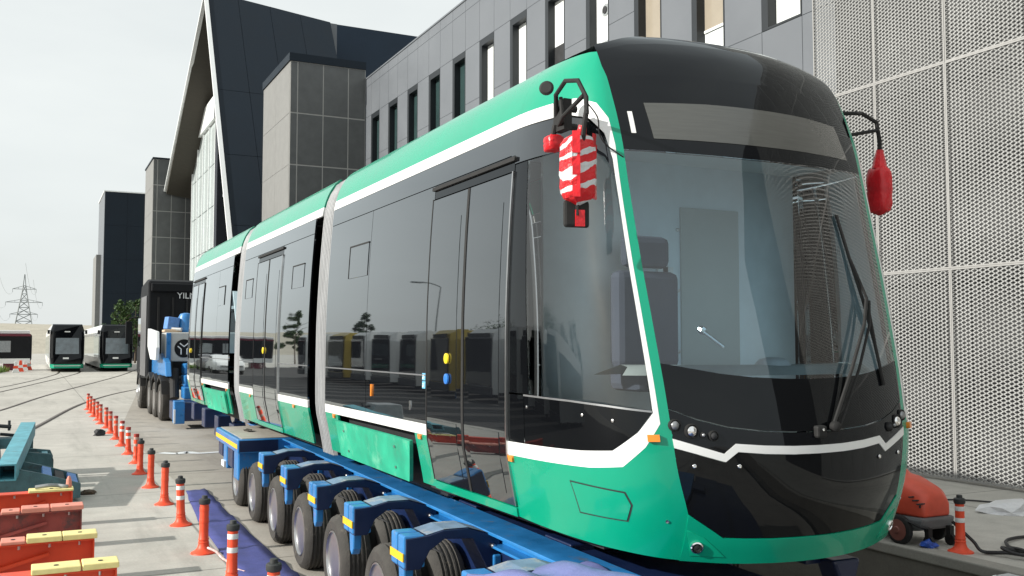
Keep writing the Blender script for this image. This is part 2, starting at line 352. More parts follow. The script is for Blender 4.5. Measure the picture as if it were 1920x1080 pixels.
fy = pchip([(.95,4.14),(1.1,4.105),(1.3,4.09),(1.55,4.095),(1.8,4.13),(2.2,4.215),(2.6,4.31),(3.0,4.405),(3.3,4.475),(3.5,4.54),(3.65,4.60),(3.8,4.685),(3.9,4.79),(3.97,4.92),(4.03,5.18)])
BULGE = .2
def plan(wv, z):
    s = -1 if wv < 0 else 1; v = abs(wv); a, yp, h = fa(z), fy(z), hw(z)
    if v <= 1: o, y = a*v, yp - BULGE + BULGE*v*v
    elif v < 2:
        t = v-1; m = .7*max(.02, h-a); p0 = (a, yp); p1 = (a+m, yp+m*2*BULGE/a); p2 = (h, min(yp+.42, 5.1)); p3 = (h, 5.2)
        b = ((1-t)**3, 3*t*(1-t)**2, 3*t*t*(1-t), t**3)
        o = b[0]*p0[0]+b[1]*p1[0]+b[2]*p2[0]+b[3]*p3[0]; y = b[0]*p0[1]+b[1]*p1[1]+b[2]*p2[1]+b[3]*p3[1]
    else: o, y = h, 5.2 + v - 2
    return Vector((CX + s*o, y, z))
def surf(wv, z, off=0, rear=False):
    p = plan(wv, z); e = .004; s = e if wv < 0 else -e
    du = plan(wv + (e if wv < 0 else -e)*1.0, z) - p; dz = plan(wv, z + e) - plan(wv, z - e)
    nrm = du.cross(dz)
    if nrm.length < 1e-9: nrm = Vector((0, -1, 0))
    nrm.normalize()
    if nrm.dot(p - Vector((CX, 8.0, 2.0)) * 1.0) < 0 and abs(wv) < 2: nrm = -nrm
    if abs(wv) >= 2 and nrm.x * (1 if wv > 0 else -1) < 0: nrm = -nrm
    p = p + nrm*off
    if rear: p.y = 2*MIDY - p.y; nrm.y = -nrm.y
    return p, nrm
def V(Y, z=1.6):
    if Y >= 5.2: return 2 + Y - 5.2
    a, b = 1.0, 2.0
    for _ in range(30):
        c = (a+b)/2
        if plan(c, z).y < Y: a = c
        else: b = c
    return (a+b)/2
def ribbon(name, A, B, m, parent, off=0, na=4, nb=6, rim=.02, rear=False, smooth=True, mb=None):
    """Panel between edge curves A and B given in (wrap, height) on the body surface; subdivided and given returned edges."""
    def dens(E):
        o = []
        for i in range(len(E)-1):
            for k in range(na): t = k/na; o.append((E[i][0]*(1-t)+E[i+1][0]*t, E[i][1]*(1-t)+E[i+1][1]*t))
        return o + [E[-1]]
    a, b = dens(A), dens(B); n = len(a); G = []; Nn = []
    for i in range(n):
        for j in range(nb+1):
            t = j/nb; p, nr = surf(a[i][0]*(1-t)+b[i][0]*t, a[i][1]*(1-t)+b[i][1]*t, off, rear); G.append(p); Nn.append(nr)
    f = [(i*(nb+1)+j, (i+1)*(nb+1)+j, (i+1)*(nb+1)+j+1, i*(nb+1)+j+1) for i in range(n-1) for j in range(nb)]
    q = f[len(f)//2]; nf = (G[q[1]]-G[q[0]]).cross(G[q[2]]-G[q[0]])
    if nf.dot(Nn[q[0]]) < 0: f = [x[::-1] for x in f]
    if rim:
        loop = [i*(nb+1) for i in range(n)] + [(n-1)*(nb+1)+j for j in range(1, nb+1)] + [i*(nb+1)+nb for i in range(n-2, -1, -1)] + [j for j in range(nb-1, 0, -1)]
        base = len(G); extra = []
        for idx in loop: extra.append(G[idx] - Nn[idx]*rim)
        # rim faces carry their own copies of the border so that shading stays crisp
        edge = [G[idx].copy() for idx in loop]; G += edge + extra; L = len(loop)
        for i in range(L):
            k = (i+1) % L; f.append((base+i, base+k, base+L+k, base+L+i))
    if mb is not None: mb.add(G, f); return None
    return obj(name, G, f, m, parent, smooth)

def sym(E): return [(-x, z) for x, z in E] + [(x, z) for x, z in E[::-1] if x > 0 or True][1:] if E[-1][0] == 0 else E

tram = thing('tram', 'green, white and black three-section tram loaded on the blue low loader', 'tram', (CX, MIDY, .75))
def both(rear): return (-1, 1)

SIDE_LO, SIDE_HI = 1.435, 1.515                # lower white stripe
UP_LO, UP_HI = 3.43, 3.52                      # upper white stripe
ROOF_Z = 3.83
def side_section(s, y0, y1, doors, panes, bogie=None, rear=False, lamps=(), up0=None, up1=None):
    """one straight piece of body side between y0 and y1 (front-half coordinates)."""
    def X(y): return s*V(y)
    def rb(name, ya, yb, za, zb, m, off=0, nb=6, na=2, rim=.02, par=tram): return ribbon(name, [(X(ya), za), (X(yb), za)], [(X(ya), zb), (X(yb), zb)], m, par, off, na, nb, rim, rear)
    cuts = sorted(doors); segs = []; y = y0
    for d0, d1 in cuts: segs.append((y, d0)); y = d1
    segs.append((y, y1))
    for a, b in segs:
        if b - a < .03: continue
        if bogie and bogie[0] >= a and bogie[1] <= b:
            for c, d in ((a, bogie[0]), (bogie[1], b)):
                if d - c > .03: rb('skirt', c, d, 1.06, SIDE_LO, M_green)
        else: rb('skirt', a, b, 1.06, SIDE_LO, M_green)
        rb('white_stripe', a, b, SIDE_LO+.001, SIDE_HI, M_white, .001)
    u0, u1 = up0 or y0, up1 or y1
    rb('upper_stripe', u0, u1, UP_LO, UP_HI, M_white, .001, 3)
    rb('roof_cove', u0, u1, UP_HI+.001, ROOF_Z, M_green, 0, 12)
    rb('upper_panel', y0, y1, 3.27, UP_LO-.004, M_pane)
    for a, b in segs:
        if b - a < .03: continue
        ps = [p for p in panes if a - .01 <= p < b] + [b]
        ps = [a] + [p for p in ps if p > a + .02]
        for i in range(len(ps)-1):
            rb('window_pane', ps[i]+.004, ps[i+1]-.004, 1.875, 3.263, M_pane, 0, 8)
            rb('lower_panel', ps[i]+.004, ps[i+1]-.004, SIDE_HI+.004, 1.868, M_pane)
    for a, b in segs:
        if b - a > .1: rb('seam_highlight', a+.004, b-.004, 1.866, 1.877, M_dullmetal, .004, 1, 2, .006)  # thin metal strip added to draw the highlight along the panel seam
    for d0, d1 in cuts:
        rb('door_header', d0+.004, d1-.004, 3.165, 3.264, M_black)
        h = rb('header_rail', d0-.02, d1+.02, 3.225, 3.25, M_rubber, .018, 1, 1, .03)
        rb('sill', d0, d1, 1.06, 1.115, M_green, .012)
        mid = (d0+d1)/2
        for a, b in ((d0+.012, mid-.016), (mid+.016, d1-.012)):
            lf = rb('door_leaf', a, b, 1.125, 3.15, M_pane, .012, 14)
            rb('leaf_glazing', a+.09, b-.09, 1.72, 2.98, M_pane, .0145, 6, 2, .004, lf)
            rb('leaf_glazing', a+.09, b-.09, 1.19, 1.56, M_pane, .0145, 4, 2, .004, lf)
        rb('door_seal', mid-.016, mid+.016, 1.125, 3.15, M_rubber, .016, 14, 1, .02)
        for yy in (d0-.004, d1-.010): rb('door_edge', yy, yy+.014, 1.125, 3.16, M_steel if yy < d0 else M_rubber, .014, 14, 1, .02)
    if bogie:
        b0, b1 = bogie
        rb('bogie_recess', b0, b1, 1.06, SIDE_LO, M_under, -.10, 3, 2, 0)
        # the loose, dusty bogie cover hangs a little proud of the skirt
        c = ribbon('bogie_cover', [(X(b0+.05), 1.375), (X(b1-.02), 1.385)], [(X(b0+.22), 1.045), (X(b1-.0), 1.06)], M_cover, tram, .035, 6, 6, .03, rear)
        for yy, zz in ((b0+.42, 1.3), (b1-.25, 1.31), (b0+.48, 1.13), (b1-.3, 1.13)):
            p, nn = surf(X(yy), zz, .038, rear); MB().lathe([(.012, 0), (.012, .006), (.004, .008)], p, nn, 8).build('bolt', M_steel, c)
    for yy, zz in lamps:
        p, nn = surf(X(yy), zz, .004, rear); r_ = Matrix(((0,0,0),)*3)
        ribbon('marker_lamp', [(X(yy-.028), zz-.017), (X(yy+.028), zz-.017)], [(X(yy-.028), zz+.017), (X(yy+.028), zz+.017)], M_orange, tram, .014, 1, 1, .02, rear)
M_cover = mat('dusty_green_cover', (.02, .37, .22), .5, var=.2, vscale=4, dirt=(.16, .50, .34, 3.5, .55), rvar=.2)

def frame_window(s, y0, y1, z0, z1, rear=False):
    """small opening hopper window: black frame lines at the head and the hinge side."""
    mb = MB(); X = lambda y: s*V(y)
    for (a, b, c, d) in ((y0, y1, z1-.014, z1), (y1-.014, y1, z0, z1)):
        ribbon('x', [(X(a), c), (X(b), c)], [(X(a), d), (X(b), d)], None, None, .008, 1, 2, .01, rear, mb=mb)
    obj('hopper_frame', mb.v, mb.f, M_rubber, tram)
    ribbon('hopper_window', [(X(y0), z0), (X(y1-.015), z0)], [(X(y0), z1-.015), (X(y1-.015), z1-.015)], M_pane, tram, .005, 1, 3, .008, rear)

def cab(rear):
    mk = lambda n, A, B, m, off=0, na=4, nb=6, rim=.02, par=tram: ribbon(n, A, B, m, par, off, na, nb, rim, rear)
    yj = 9.13 if rear else 9.32
    for s in (-1, 1):
        S = lambda E: [(s*a, b) for a, b in E]
        # livery bands around the cab corner
        outer_lo = [(V(5.24), SIDE_LO), (1.5, 1.445), (1.28, 1.465), (1.12, 1.57), (1.0, 1.69)]
        inner_lo = [(V(5.24), SIDE_HI), (1.55, 1.53), (1.34, 1.545), (1.16, 1.645), (1.04, 1.745)]
        mk('white_corner', S(outer_lo), S(inner_lo), M_white, .001, 6, 3)
        outer_up = [(1.0, 1.69), (1.0, 2.3), (1.0, 2.9), (1.0, 3.2), (1.035, 3.36), (1.14, 3.455), (1.35, 3.505), (V(5.3), UP_HI)]
        inner_up = [(1.04, 1.745), (1.037, 2.3), (1.036, 2.9), (1.045, 3.12), (1.10, 3.27), (1.24, 3.37), (1.45, 3.415), (V(5.3), UP_LO)]
        mk('white_pillar', S(outer_up), S(inner_up), M_white, .001, 5, 3)
        green_in = [(.945, 1.69), (.95, 2.3), (.953, 2.9), (.957, 3.2), (.968, 3.42), (.985, 3.62), (1.02, 3.79), (V(5.3), ROOF_Z)]
        mk('green_pillar', S(outer_up), S(green_in), M_green, 0, 7, 8)
        mk('green_corner', S([(V(5.24), SIDE_LO), (1.5, 1.445), (1.28, 1.465), (1.12, 1.57), (1.0, 1.69), (.945, 1.69)]),
           S([(V(5.24), 1.06), (1.6, 1.03), (1.35, 1.01), (1.15, .99), (1.03, .98), (.925, 1.225)]), M_green, 0, 6, 8)
        # side glazing of the cab and the black panel below it
        lowz = [(V(5.02), 1.80), (1.6, 1.79), (1.36, 1.775), (1.18, 1.76), (1.045, 1.75)]
        mk('cab_lower_panel', S(lowz), S([(V(5.02), 1.52), (1.55, 1.532), (1.345, 1.547), (1.165, 1.648), (1.045, 1.747)]), M_black, 0, 5, 5)
        for vv, zz in ((V(4.98), 1.735), (1.52, 1.72), (1.32, 1.70)):
            p, nn = surf(s*vv, zz, .002, rear); MB().lathe([(.009, 0), (.009, .004), (.003, .006)], p, nn, 8).build('screw_cap', M_steel, tram)
        mk('cab_side_window', S([(V(4.96), 3.2), (1.62, 3.2), (1.4, 3.2), (1.22, 3.18), (1.06, 3.05), (1.038, 2.5)]),
           S([(V(4.96), 1.81), (1.62, 1.805), (1.4, 1.795), (1.26, 1.78), (1.12, 1.768), (1.048, 1.757)]), M_cabglass, -.002, 4, 10, .01)
        mk('cab_seam_highlight', S([(a_, z_+.006) for a_, z_ in lowz]), S([(a_, z_-.004) for a_, z_ in lowz]), M_dullmetal, .004, 5, 1, .006)  # the drawn highlight continues along the curved cab seam
        mk('cab_upper_panel', S([(V(5.3), UP_LO-.003), (1.47, 3.405), (1.265, 3.365), (1.115, 3.26), (1.05, 3.1)]), S([(V(5.3), 3.21), (1.6, 3.205), (1.3, 3.20), (1.12, 3.13), (1.045, 3.03)]), M_pane, 0, 5, 4)
        mk('cab_post', S([(V(4.965), 1.81), (V(4.965), 3.2)]), S([(V(5.232), 1.81), (V(5.232), 3.2)]), M_black, 0, 8, 3)
        mk('cab_post', S([(V(5.025), 1.52), (V(5.025), 1.80)]), S([(V(5.232), 1.52), (V(5.232), 1.80)]), M_black, 0, 3, 3)
        mk('side_repeater', S([(1.10, 1.60), (1.02, 1.60)]), S([(1.10, 1.635), (1.02, 1.635)]), M_orange, .02, 3, 2, .03)
        # square maintenance flap
        mk('flap_joint', S([(V(4.60), 1.36), (V(4.248), 1.335), (V(4.226), 1.268)]), S([(V(4.56), 1.185), (V(4.258), 1.175), (V(4.226), 1.264)]), M_under, .0012, 5, 3, 0)
        mk('flap', S([(V(4.588), 1.352), (V(4.254), 1.327), (V(4.234), 1.268)]), S([(V(4.55), 1.193), (V(4.264), 1.183), (V(4.234), 1.264)]), M_green, .004, 5, 3, .006)
        side_section(s, 5.3 if False else 5.24, yj, [(5.24, 6.56)], [8.02], (6.84, 8.9), rear, ((5.2, 1.418), (6.72, 1.418), (9.0, 1.418)), None, yj+.40 if rear else None)
        frame_window(s, 8.06, 8.62, 2.70, 3.0, rear)
    full = lambda E: [(-a, b) for a, b in E] + [(a, b) for a, b in E[::-1]][1:]
    gl_bot = [(.945, 1.77), (.80, 1.715), (.62, 1.672), (.42, 1.65), (.2, 1.64), (0, 1.636)]
    dash = [(.948, 2.0), (.8, 1.975), (.62, 1.945), (.42, 1.925), (.2, 1.915), (0, 1.912)]
    gl_top = [(.956, 3.175), (.8, 3.17), (.6, 3.16), (.4, 3.155), (.2, 3.15), (0, 3.15)]
    band_t = [(.945, 1.615), (.66, 1.535), (.585, 1.585), (.4, 1.572), (.2, 1.564), (0, 1.562)]
    band_b = [(.942, 1.568), (.655, 1.493), (.575, 1.543), (.4, 1.529), (.2, 1.521), (0, 1.519)]
    bump_t = [(.925, 1.225), (.74, 1.10), (.6, 1.093), (.4, 1.088), (.2, 1.086), (0, 1.085)]
    bump_b = [(1.03, .98), (.76, .965), (.6, .96), (.4, .957), (.2, .955), (0, .955)]
    mk('windscreen', full(gl_top), full(dash), M_wind, 0, 4, 16, .01)
    mk('windscreen_foot', full(dash), full(gl_bot), M_black, .001, 4, 5)
    lowm = [(a, b-.006) for a, b in gl_bot]
    mk('lamp_mask', full(lowm), full(band_t), M_mask, 0, 5, 4)
    mk('front_band', full(band_t), full(band_b), M_white, .004, 5, 2)
    mk('front_panel', full([(a, b-.003) for a, b in band_b]), full([(a, b+.004) for a, b in bump_t]), M_black, 0, 5, 10)
    mk('bumper', full(bump_t), full(bump_b), M_green, .006, 5, 5, .05)
    v1 = [(.968, 3.42), (.9, 3.42), (.8, 3.42), (.6, 3.42), (.4, 3.42), (.2, 3.42), (0, 3.42)]
    v2 = [(.985, 3.62), (.9, 3.63), (.8, 3.63), (.6, 3.64), (.4, 3.64), (.2, 3.64), (0, 3.64)]
    v3 = [(1.02, 3.79), (.9, 3.825), (.8, 3.855), (.6, 3.875), (.4, 3.88), (.2, 3.88), (0, 3.88)]
    v4 = [(1.06, 3.835), (.93, 3.87), (.8, 3.92), (.6, 3.98), (.4, 4.01), (.2, 4.02), (0, 4.02)]
    mk('visor', full([v1[0]] + v1[2:]), full(gl_top), M_mask, 0, 4, 5)
    mk('visor_hood', full(v2), full(v1), M_mask, 0, 4, 4, 0)
    mk('roof_hood', full(v3), full(v2), M_mask, 0, 4, 5, 0)
    mk('roof_hood', full(v4), full(v3), M_mask, 0, 4, 4, 0)
    mk('destination_display', [(-.80, 3.455), (-.4, 3.465), (0, 3.465), (.4, 3.465), (.74, 3.455)], [(-.775, 3.24), (-.4, 3.235), (0, 3.232), (.4, 3.235), (.80, 3.24)], M_display, .003, 5, 4, .002)
    mk('sticker', [(-.905, 3.40), (-.878, 3.40)], [(-.90, 3.27), (-.873, 3.27)], M_white, .003, 1, 4, .002)
    # lamps
    for s in (-1, 1):
        for vv, zz, r_, mt in ((.835, 1.652, .031, M_chrome), (.925, 1.682, .026, M_dullmetal), (.715, 1.627, .022, M_under), (.775, 1.632, .012, M_dullmetal)):
            p, nn = surf(s*vv, zz, .002, rear); nn = (nn + Vector((0, -1.2 if not rear else 1.2, 0))).normalized()
            lp = MB().lathe([(r_*1.25, -.01), (r_*1.25, .010), (r_*1.08, .013), (r_, .006)], p, nn, 18).build('headlamp' if r_ > .02 else 'sensor', M_rubber, tram, autos=30)
            MB().lathe([(r_, .004), (r_*.92, .010), (r_*.7, .016), (r_*.4, .020), (.001, .021)], p, nn, 16).build('reflector', mt, lp, smooth=True)
        for vv, zz in ((.84, 1.475), (.575, 1.47)):
            p, nn = surf(s*vv, zz, .002, rear); MB().lathe([(.012, 0), (.012, .006), (.008, .010), (.004, .008)], p, nn, 12).build('parking_sensor', M_chrome, tram, smooth=True)
        # fog lamp in its pocket at the bumper corner
        mk('lamp_pocket', [(s*.955, 1.145), (s*.86, 1.105)], [(s*.965, 1.01), (s*.74, 1.0)], M_greenpocket, .009, 3, 3, .004)
        p, nn = surf(s*.915, 1.058, .012, rear); fl = MB().lathe([(.033, -.01), (.033, .008), (.027, .012), (.024, .004)], p, nn, 18).build('fog_lamp', M_chrome, tram, autos=30)
        MB().lathe([(.024, .005), (.012, .010), (.001, .011)], p, nn, 14).build('lens', M_rubber, fl, smooth=True)
        p, nn = surf(s*1.06, 1.19, .002, rear); MB().lathe([(.009, 0), (.009, .003), (.002, .001)], p, nn, 10).build('jacking_plug', M_steel, tram)
    p, nn = surf(0, 1.63, 0, rear)
    cb = MB().box(p.x-.035, p.x+.035, p.y-.03, p.y+.02, 1.60, 1.665).build('camera_housing', M_rubber, tram, bevel=.012)
    p2 = p + nn*.031; MB().lathe([(.008, 0), (.008, .006), (.002, .007)], (p.x, p.y + (-.03 if not rear else .03), 1.645), nn, 10).build('camera_lens', M_chrome, cb)
    # roof of this section
    ol = [surf(-x, ROOF_Z, 0, rear)[0] for x in (V(yj), V(7), 2.0, 1.5)]; orr = [surf(x, ROOF_Z, 0, rear)[0] for x in (1.5, 2.0, V(7), V(yj))]
    fr = [surf(x, z_, 0, rear)[0] for x, z_ in ((-1.06, 3.835), (-.93, 3.87), (-.8, 3.92), (-.6, 3.98), (-.4, 4.01), (0, 4.02), (.4, 4.01), (.6, 3.98), (.8, 3.92), (.93, 3.87), (1.06, 3.835))]
    lp = ol + fr + orr; cpt = [(q.x*.0 + CX + (q.x-CX)*.4, q.y*.5 + (7 if not rear else 2*MIDY-7)*.5, 4.03 if q.z > 3.9 else 3.95) for q in lp]; n = len(lp)
    obj('roof', [tuple(q) for q in lp] + cpt, [(i, (i+1) % n, n+(i+1) % n, n+i) for i in range(n)] + [tuple(range(n, 2*n))], M_roof, tram)
M_greenpocket = mat('tram_green_pocket', (.0, .335, .19), .35)
M_roof = mat('tram_roof', (.16, .17, .17), .7, var=.15)
cab(False); cab(True)
# middle section
for s in (-1, 1):
    side_section(s, 10.0, 13.76, [(11.36, 12.76)], [], None, False, ((10.6, 1.418), (13.0, 1.418)), 9.76)
    frame_window(s, 10.30, 10.82, 2.72, 2.98); frame_window(s, 13.05, 13.50, 2.72, 2.98)
obj('roof', [(CX-.93, 10, ROOF_Z), (CX+.93, 10, ROOF_Z), (CX+.93, 13.76, ROOF_Z), (CX-.93, 13.76, ROOF_Z), (CX-.5, 10.1, 3.93), (CX+.5, 10.1, 3.93), (CX+.5, 13.6, 3.93), (CX-.5, 13.6, 3.93)], [(0,1,5,4),(1,2,6,5),(2,3,7,6),(3,0,4,7),(4,5,6,7)], M_roof, tram)
for s in (-1, 1): frame_window(s, 5.95+2.2, 8.55, 2.71, 2.98, True) if False else None
# gangways: ribbed fabric with a black gap on one side
def gangway(y0, y1, gap0, gap1):
    prof = [(hw(z), z) for z in np.linspace(1.0, 3.86, 30)]
    prof = [(-a, z) for a, z in prof] + [(a, z) for a, z in prof[::-1]]
    ys = []; n = 7
    for k in range(n):
        a = y0 + (y1-y0)*k/n; b = y0 + (y1-y0)*(k+1)/n; ys += [(a+.008, .055), (a+.025, .018), ((a+b)/2, .008), (b-.025, .018), (b-.008, .055)]
    vv, ff = [], []; m_ = len(prof)
    for (yy, inset) in ys:
        for a, z in prof:
            k = (abs(a)-inset)/abs(a); vv.append((CX + a*k, yy, z - inset*(1 if z > 3.6 else 0)))
    for i in range(len(ys)-1):
        for j in range(m_-1): ff.append((i*m_+j, i*m_+j+1, (i+1)*m_+j+1, (i+1)*m_+j))
    o = obj('gangway_bellows', vv, ff, M_bellow, tram, True)
    mb = MB(); mb.prism([(CX + a*.9, z) for a, z in prof], gap0, gap1, 'y'); mb.build('gangway_frame', M_rubber, tram)
    # the black seam runs down the body side and kinks under at the skirt
gangway(9.34, 9.74, 9.33, 9.99); gangway(13.80, 14.20, 13.77, 14.62)
# underframe, bogies, rails' wheels
for y0, y1 in ((4.5, 9.3), (10.02, 13.7), (14.66, 19.2)): sbox('underframe', M_under, tram, CX-.98, CX+.98, y0, y1, .99, 1.12)
for yc in (7.85, 2*MIDY-7.85):
    sbox('bogie_frame', M_under, tram, CX-.9, CX+.9, yc-.95, yc+.95, .92, 1.05, bevel=.03)
    for dy in (-.62, .62):
        for sx in (-1, 1): MB().lathe([(.05,-.06),(.19,-.06),(.20,-.05),(.20,.0),(.17,.01),(.17,.07),(.05,.07)], (CX+sx*.72, yc+dy, .985), (sx*-1, 0, 0), 24).build('track_wheel', M_steel, tram, autos=30)
# door buttons, pictograms, small fittings on the near side
def dot(name, y, z, r_, m, off=.03):
    p, nn = surf(-V(y), z, off-.012); MB().lathe([(r_, 0), (r_, .012), (r_*.6, .016)], p, nn, 16).build(name, m, tram)
M_btnblue = mat('button_blue', (.03, .18, .60), .3); M_picto = mat('pictogram_blue', (.16, .48, .72), .4); M_hv = mat('button_yellow', (.85, .62, .02), .35)
dot('door_button', 6.15, 2.0, .036, M_hv); dot('door_button', 6.15, 1.86, .036, M_btnblue); dot('door_button', 12.1, 2.02, .04, M_hv); dot('door_button', 18.35, 1.98, .04, M_hv)
for k, zz in enumerate((1.80, 1.86)):
    pg = ribbon('pictogram', [(-V(6.66), zz-.026), (-V(6.60), zz-.026)], [(-V(6.66), zz+.026), (-V(6.60), zz+.026)], M_picto, tram, .004, 1, 1, .004)
    p0, nn = surf(-V(6.63), zz, .0045); mb = MB()
    for (dy, dz, wy, wz) in ((-.012, .012, .004, .004), (-.012, -.003, .004, .010), (.008, .008, .006, .004), (.010, -.010, .009, .006)):
        mb.box(p0.x-.003, p0.x, p0.y+dy-wy, p0.y+dy+wy, p0.z+dz-wz, p0.z+dz+wz)
    mb.build('symbol', M_white, pg)
ribbon('side_marker', [(-V(7.86), 1.66), (-V(7.83), 1.66)], [(-V(7.86), 1.76), (-V(7.83), 1.76)], M_orange, tram, .012, 1, 2, .02)
ribbon('key_plate', [(-V(6.93), 1.60), (-V(6.90), 1.60)], [(-V(6.93), 1.67), (-V(6.90), 1.67)], M_steel, tram, .006, 1, 2, .006)
# ---- wipers on the near windscreen
def on_front(vv, zz, off): return surf(vv, zz, off)[0]
base = on_front(.10, 1.655, .02); piv = on_front(.60, 2.36, .045)
mb = MB(); mb.tube([base, on_front(.3, 1.95, .05), on_front(.5, 2.2, .055), piv], .011, 6)
mb.tube([on_front(.16, 1.655, .02), on_front(.37, 1.95, .05), on_front(.56, 2.2, .055), on_front(.625, 2.34, .045)], .009, 6); mb.lathe([(.028, 0), (.028, .03), (.015, .04)], base, (0, -1, 0), 12)
wp = mb.build('wiper_arm', M_rubber, tram, autos=40)
mb = MB(); mb.tube([on_front(.50, 2.86, .012), on_front(.545, 2.6, .016), on_front(.60, 2.36, .02), on_front(.66, 2.1, .016), on_front(.70, 1.86, .012)], .010, 6)
mb.tube([on_front(.545, 2.6, .018), on_front(.60, 2.36, .045), on_front(.66, 2.1, .018)], .009, 6); mb.build('wiper_blade', M_rubber, tram)
# ---- cab interior
ci = MB(); ci.box(CX-1.0, CX+1.0, 5.15, 5.18, 1.41, 3.28); ci.build('cab_partition', M_cabint, tram)
MB().box(CX+.02, CX+.50, 5.135, 5.149, 1.85, 3.0).build('partition_panel', M_cabpale, tram, bevel=.004)
for zz in (2.05, 2.45, 2.85):
    for xx in (-.35, .0): MB().lathe([(.012, 0), (.012, .01), (.004, .012)], (CX+xx, 5.149, zz), (0, -1, 0), 8).build('stud', M_steel, tram)
sbox('cab_ceiling', M_whiteal, tram, CX-1.02, CX+1.02, 4.72, 5.46, 3.28, 3.31)
sbox('cab_floor', M_cabpale, tram, CX-1.0, CX+1.0, 4.35, 5.46, 1.35, 1.4)
for rr in (False,):
    dz = [(-.92, 4.40), (-.6, 4.16), (-.3, 4.07), (0, 4.05), (.3, 4.07), (.6, 4.16), (.92, 4.40)]
    vv, ff = [], []
    for x, y in dz: vv += [(CX+x, y, 1.93), (CX+x*.95, y+.02, 1.975), (CX+x*.9, y+.16, 1.985), (CX+x*.9, 4.85, 1.92)]
    for i in range(len(dz)-1):
        for j in range(3): ff.append((4*i+j, 4*i+4+j, 4*i+5+j, 4*i+1+j))
    obj('dashboard', vv, ff, M_dash, tram, True)
MB().lathe([(.10, 0), (.10, .02), (.075, .05), (.03, .06)], (CX-.02, 4.23, 1.965), (0, 0, 1), 16).build('dash_dome', M_plastic, tram, smooth=True)
st = MB(); st.box(CX-.62, CX-.16, 4.90, 5.02, 1.95, 2.55); st.box(CX-.56, CX-.22, 4.91, 5.0, 2.57, 2.77); st.box(CX-.64, CX-.14, 4.66, 5.0, 1.82, 1.96); st.build('driver_seat', M_seat, tram, bevel=.05)
MB().tube([(CX-.05, 4.62, 2.08), (CX-.12, 4.72, 2.17)], .012, 8).lathe([(.024, -.02), (.03, 0), (.02, .025)], (CX-.13, 4.73, 2.185), (-.6, .6, .5), 10).build('control_lever', M_chrome, tram)
MB().box(CX-.13, CX-.09, 5.128, 5.142, 2.52, 2.64).box(CX-.17, CX-.05, 5.128, 5.141, 2.56, 2.60).build('first_aid_cross', M_whiteal, tram)
# ---- mirrors wrapped in tape
def bag(name, c, sx, sy, sz, parent, seed, m):
    rnd = random.Random(seed); v, f = [], []; nu, nv = 16, 12
    for j in range(nv+1):
        t = j/nv; z = -sz + 2*sz*t; k = (max(0.0, 1-abs(2*t-1)**5))**.5*.92 + .08
        for i in range(nu):
            a = 2*math.pi*i/nu; ca, sa = math.cos(a), math.sin(a); e = .5
            x = sx*k*math.copysign(abs(ca)**e, ca)*(1+rnd.uniform(-.07, .07)); y = sy*k*math.copysign(abs(sa)**e, sa)*(1+rnd.uniform(-.09, .09))
            v.append((c[0]+x, c[1]+y, c[2]+z+rnd.uniform(-.004, .004)))
    for j in range(nv):
        for i in range(nu): q = (i+1) % nu; f.append((j*nu+i, j*nu+q, (j+1)*nu+q, (j+1)*nu+i))
    f.append(tuple(range(nu))[::-1]); f.append(tuple(nv*nu+i for i in range(nu)))
    return obj(name, v, f, m, parent, autos=40)
M_wrap = mat('film_wrap', (.62, .64, .65), .28, var=.15, vscale=16, bump=.7, bscale=14)
def wrapmat():
    m = bpy.data.materials.new('red_white_wrap'); m.use_nodes = True; t = m.node_tree; n = t.nodes; l = t.links; b = n['Principled BSDF']; b.inputs['Roughness'].default_value = .3
    tcn = n.new('ShaderNodeTexCoord'); mp_ = n.new('ShaderNodeMapping'); mp_.inputs['Rotation'].default_value = (.35, .3, 0); mp_.inputs['Scale'].default_value = (7, 7, 10); l.new(tcn.outputs['Object'], mp_.inputs[0])
    wv = n.new('ShaderNodeTexWave'); wv.bands_direction = 'Z'; wv.inputs['Scale'].default_value = .42; wv.inputs['Distortion'].default_value = 6.5; wv.inputs['Detail'].default_value = 3; wv.inputs['Detail Scale'].default_value = 1.5; l.new(mp_.outputs[0], wv.inputs[0])
    r = n.new('ShaderNodeMapRange'); r.inputs[1].default_value = .30; r.inputs[2].default_value = .34; l.new(wv.outputs['Fac'], r.inputs[0])
    mm = n.new('ShaderNodeMix'); mm.data_type = 'RGBA'; mm.inputs[6].default_value = (.62, .64, .65, 1); mm.inputs[7].default_value = (.64, .012, .018, 1); l.new(r.outputs[0], mm.inputs[0]); l.new(mm.outputs[2], b.inputs['Base Color'])
    n4 = n.new('ShaderNodeTexNoise'); n4.inputs['Scale'].default_value = 22; n4.inputs['Detail'].default_value = 5; l.new(tcn.outputs['Object'], n4.inputs[0]); bp = n.new('ShaderNodeBump'); bp.inputs['Strength'].default_value = .7; bp.inputs['Distance'].default_value = .03; l.new(n4.outputs[0], bp.inputs['Height']); l.new(bp.outputs[0], b.inputs['Normal'])
    return m
M_rw = wrapmat()
